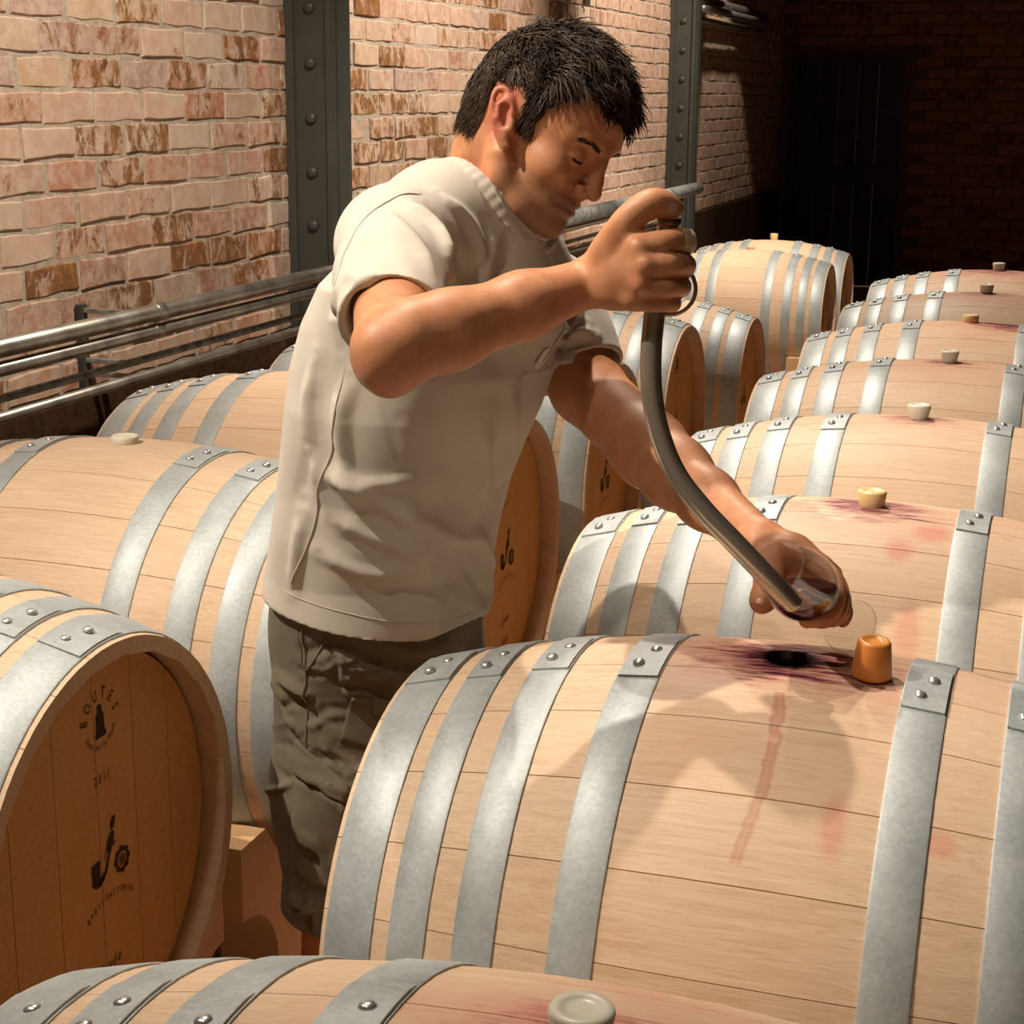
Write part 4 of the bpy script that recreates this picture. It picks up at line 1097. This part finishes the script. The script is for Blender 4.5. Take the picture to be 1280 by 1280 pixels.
# printed badge on the chest, laid on the cloth
M['badge'] = plain('badge_print', (.82, .78, .72), .7)
def lay(S, c_px, verts, scale, up_hint, lift):
    c = surface_line(S, [c_px, (c_px[0]+1, c_px[1], c_px[2])], 1)[0]; n_ = S.grad(c[None])[0]
    u = nrm(up_hint-n_*(up_hint@n_)); r_ = np.cross(u, n_)
    q = np.array([c+r_*a*scale+u*b*scale+n_*.02 for a, b in verts]); q = S.march(q, np.tile(-n_, (len(q), 1)), 30)
    return q+S.grad(q)*(lift+S.disp(q))[:, None]
k = Ink(); emblem(k, 0, .12, 1.0, 1.0); k.arc('BABYLONSTOREN', 0, -1.75, 1.3, 118, 62, .15, squeeze=.9)
qv = lay(shirt, (680, 442, 1.85), k.V, .050, np.array([0, 0, 1.]), .0022)
b_ = adopt(mesh_obj('chest_badge', qv, k.F, M['badge']))

# ---------- cargo shorts
shorts = Solid()
def ztox(pxl, y, Y): return px(pxl, y, Y)
shorts.ell(C0+[.012, -.03, .02], np.array([BF, BLt, [0, 0, 1.]]), (.128, .158, .16), .03)
shorts.limb([C0-.075*BLt+[.008, 0, -.04], C0-.090*BLt+[.020, 0, -.22], C0-.095*BLt+[.030, 0, -.40], C0-.097*BLt+[.028, 0, -.56]], [.102, .106, .101, .096], .03)
shorts.limb([C0+.075*BLt+[.010, 0, -.04], C0+.10*BLt+[.018, 0, -.22], C0+.11*BLt+[.018, 0, -.40], C0+.115*BLt+[.012, 0, -.56]], [.100, .104, .098, .094], .03)
HZ = px(385, 1146, 1.85)[2]
shorts_base = Solid(); shorts_base.p = list(shorts.p)
shorts.cut((0, 0, HZ), (0, 0, -1)); shorts.cut((0, 0, .965), (0, 0, 1), .01)
for q in (RL, LL): shorts.limb([q[1]+[0, 0, -.02], [q[1][0]+.0, q[1][1], HZ-.06]], [.078, .088], .004, -1)
SF = []
rs = np.random.RandomState(11)
for i in range(46):
    y = rs.uniform(800, 1150); x = rs.uniform(352, 470); L = rs.uniform(25, 60); a = rs.uniform(-.5, .5)+(.0 if i % 3 else .9)
    SF.append(([(x-L*math.cos(a)/2, y-L*math.sin(a)/2, 1.8), (x+rs.uniform(-6, 6), y+rs.uniform(-6, 6), 1.8), (x+L*math.cos(a)/2, y+L*math.sin(a)/2, 1.8)], rs.choice([-1, 1])*rs.uniform(.0025, .005), rs.uniform(.004, .008)))
SF += [([(470, 800, 1.8), (520, 812, 1.8), (560, 800, 1.8)], .005, .008), ([(440, 840, 1.8), (490, 845, 1.8), (530, 835, 1.8)], .005, .008), ([(430, 800, 1.8), (480, 830, 1.8)], -.004, .008)]
V, F = shorts.mesh(.0028); N = vnormals(V, F); shorts.disp = wrinkles(shorts, SF, 9, .0021, 55., (1, 1, .8), 2.1); V = V+N*shorts.disp(V)[:, None]
M['shorts'] = mat_cloth('olive_cotton', (.175, .15, .102), .6, 700., .06, .16)
M['shorts_seam'] = mat_cloth('olive_seam', (.175, .15, .10), .5, 700.)
adopt(quad_obj('cargo_shorts', V, F, M['shorts']))
def patch(S, corners, name, mat, lift=.003, nu=10, nv=8):
    """a flat piece of cloth sewn on: corners in pixels tl, tr, br, bl"""
    a, b, c, d = [np.array(q, float) for q in corners]; G = []
    for i in range(nv+1):
        for j in range(nu+1):
            u, v = j/nu, i/nv; G.append((a*(1-u)+b*u)*(1-v)+(d*(1-u)+c*u)*v)
    Q = np.array([px(*g) for g in G]); D = Q-EYE; D /= np.linalg.norm(D, axis=1)[:, None]; Q = S.march(Q-D*.35, D, 60); N_ = S.grad(Q)
    w = .0014*waves(Q, 4, 90.)+S.disp(Q)
    top = Q+N_*(lift+w)[:, None]; bot = Q-N_*.004; n_ = len(Q); V_ = np.concatenate([top, bot]); F_ = []
    m = nu+1
    for i in range(nv):
        for j in range(nu): F_.append((i*m+j, (i+1)*m+j, (i+1)*m+j+1, i*m+j+1))
    rim = [j for j in range(m)]+[i*m+nu for i in range(1, nv+1)]+[nv*m+j for j in range(nu-1, -1, -1)]+[i*m for i in range(nv-1, 0, -1)]
    for p_, q_ in zip(rim, rim[1:]+rim[:1]): F_.append((p_, q_, q_+n_, p_+n_))
    return adopt(mesh_obj(name, V_, F_, mat))
patch(shorts, [(368, 924, 1.8), (440, 985, 1.8), (432, 1004, 1.8), (368, 966, 1.8)], 'pocket_flap', M['shorts'], .005)
patch(shorts, [(368, 970, 1.8), (432, 1006, 1.8), (425, 1120, 1.8), (372, 1092, 1.8)], 'cargo_pocket', M['shorts'], .0025, 12, 12)
patch(shorts, [(440, 868, 1.8), (478, 876, 1.8), (470, 940, 1.8), (424, 926, 1.8)], 'front_patch', M['shorts'], .003)
patch(shorts, [(466, 870, 1.8), (490, 876, 1.8), (487, 896, 1.8), (464, 892, 1.8)], 'belt_loop', M['shorts_seam'], .006, 4, 4)
seam(shorts, [(383, 770, 1.8), (378, 800, 1.8), (382, 835, 1.8), (384, 900, 1.8), (383, 940, 1.8)], .0022, M['shorts_seam'], 'outseam', .002)
seam(shorts, [(372, 790, 1.8), (380, 838, 1.8), (400, 812, 1.8), (412, 782, 1.8)], .0022, M['shorts_seam'], 'hip_pocket', .002)
seam(shorts, [(384, 985, 1.8), (384, 1050, 1.8), (386, 1110, 1.8), (388, 1162, 1.8)], .002, M['shorts_seam'], 'outseam', .0025)
# button of the flap
_p = surface_line(shorts, [(413, 986, 1.8), (414, 986, 1.8)], 1)[0]; _n = shorts.grad(_p[None])[0]
Vb, Fb = lathe([(.0085, 0), (.0092, .0015), (.0085, .0034), (.0062, .0036), (.0046, .0018), (.0018, .0018), (.0016, .0005)], 24)
M['button'] = plain('horn_button', (.19, .11, .075), .35)
bt = adopt(mesh_obj('button', Vb, Fb, M['button'])); bt.matrix_basis = Matrix.Translation(Vector(_p+_n*.0055)) @ Vector(_n).to_track_quat('Z', 'Y').to_matrix().to_4x4()
# shoes, out of sight behind the barrels but under his feet
M['shoe'] = plain('brown_leather', (.09, .05, .03), .5)
for q in (RL, LL):
    s_ = Solid(); a = q[3]; s_.limb([a+[-.02, 0, -.01], a+[-.02, 0, -.045]], [.05, .046], .02); s_.limb([a+[-.035, 0, -.042], a+[.06, -.005, -.046], a+[.15, -.015, -.05]], [.040, .042, .032], .03)
    s_.cut((0, 0, .002), (0, 0, -1)); V_, F_ = s_.mesh(.005); adopt(quad_obj('shoe', V_, F_, M['shoe']))

# ------------------------------------------------------------------ wine thief and glass
M['steel'] = plain('polished_steel', (.54, .46, .37), .22, .75)
th = [(836, 270, 1.634), (831, 310, 1.636), (824, 350, 1.638), (818, 395, 1.636), (814, 440, 1.628), (815, 490, 1.618), (824, 540, 1.610), (845, 592, 1.602), (880, 638, 1.598), (920, 680, 1.598), (955, 717, 1.602), (985, 748, 1.612), (996, 760, 1.620)]
TP = [px(*q) for q in th]
tf = empty('wine_thief', TP[0]); tag(tf, 'curved steel wine thief held in the raised hand and dipping into the glass', 'wine thief')
def mo(o):
    o.parent = tf; o.matrix_parent_inverse = Matrix.Translation(-Vector(TP[0])); return o
V_, F_ = tube(spline(TP, 8), [.0108]*88+[.0100]*5+[.0085, .007, .0055, .0045], 24); mo(mesh_obj('tube', V_, F_, M['steel']))
ax = TP[1]-TP[0]; V_, F_ = tube([TP[0]+ax*t for t in (-.16, -.14, -.02, .0, .06, .08, .30, .32)], [.0095, .0122, .0122, .0112, .0112, .0128, .0128, .0108], 24); mo(mesh_obj('top_collar', V_, F_, M['steel']))
rc, rr_ = px(838, 362, 1.645), .0255
V_, F_ = tube([rc+rr_*(math.cos(q)*nrm(RT*.92+TW*.25)+math.sin(q)*UP) for q in np.linspace(0, 2*math.pi, 33)], .0021, 8, False); mo(mesh_obj('finger_ring', V_, F_, M['steel']))

gl = NT('thin_glass')                          # thin walls: see-through with a reflection that grows towards the edge
_lw = gl.n('ShaderNodeLayerWeight', {'Blend': .32}).outputs['Fresnel']
_tr = gl.n('ShaderNodeBsdfTransparent', {'Color': (.965, .975, .97)}); _gs = gl.n('ShaderNodeBsdfGlossy', {'Roughness': .03, 'Color': (1, 1, 1)})
_mx = gl.n('ShaderNodeMixShader', {0: gl.math('MULTIPLY', _lw, .34), 1: _tr.outputs[0], 2: _gs.outputs[0]})
gl.t.links.new(_mx.outputs[0], gl.t.nodes['Material Output'].inputs[0]); M['glass'] = gl.m
wn = NT('red_wine'); wn.P(Base_Color=(.05, .002, .006), Roughness=.3, IOR=1.34, Specular_IOR_Level=.25); M['wine'] = wn.m
FC = px(1063, 783, 1.755); GA = nrm(-.57*RT+.41*UP+.71*TW)
outer = [(.0005, .0), (.030, .0), (.0325, .0008), (.0325, .0016), (.028, .0028), (.012, .0055), (.0050, .010), (.0036, .022), (.0034, .062), (.0042, .074), (.010, .080), (.024, .089), (.036, .104), (.0418, .122), (.0425, .135), (.0405, .152), (.0365, .172), (.0330, .190), (.0322, .1945)]
inner = [(.0312, .1945), (.0320, .190), (.0355, .172), (.0395, .152), (.0415, .135), (.0408, .122), (.035, .1055), (.023, .0915), (.010, .0835), (.0005, .082)]
outer = [(a*.88, b*.88) for a, b in outer]; inner = [(a*.88, b*.88) for a, b in inner]; outer[1:5] = [(.028, .0), (.031, .0008), (.031, .0016), (.027, .0026)]
prof = outer+inner
V_, F_ = lathe(prof, 48)
Q = Vector(GA).to_track_quat('Z', 'Y').to_matrix().to_4x4()
wg = mesh_obj('wine_glass', V_, F_, M['glass'], None, True, FC); wg.rotation_euler = Q.to_euler()
tag(wg, 'stemmed wine glass tilted in the lowered hand with a little red wine', 'glass')
# the wine lies level in the tilted bowl
bm = bmesh.new(); V_, F_ = lathe([(r*.985 if r > .001 else r, z) for r, z in inner[::-1]], 48)
vs = [bm.verts.new(v) for v in V_]
for f in F_: bm.faces.new([vs[i] for i in f])
bm.transform(Matrix.Translation(FC) @ Q)
lev = px(1000, 741, 1.65)[2]
r_ = bmesh.ops.bisect_plane(bm, geom=bm.verts[:]+bm.edges[:]+bm.faces[:], plane_co=(0, 0, lev), plane_no=(0, 0, 1), clear_outer=True)
bmesh.ops.holes_fill(bm, edges=[e for e in bm.edges if e.is_boundary])
bmesh.ops.recalc_face_normals(bm, faces=bm.faces[:])
wi = from_bm('red_wine', bm, M['wine'], None, True); tag(wi, 'small pool of dark red wine lying in the tilted glass', 'wine')
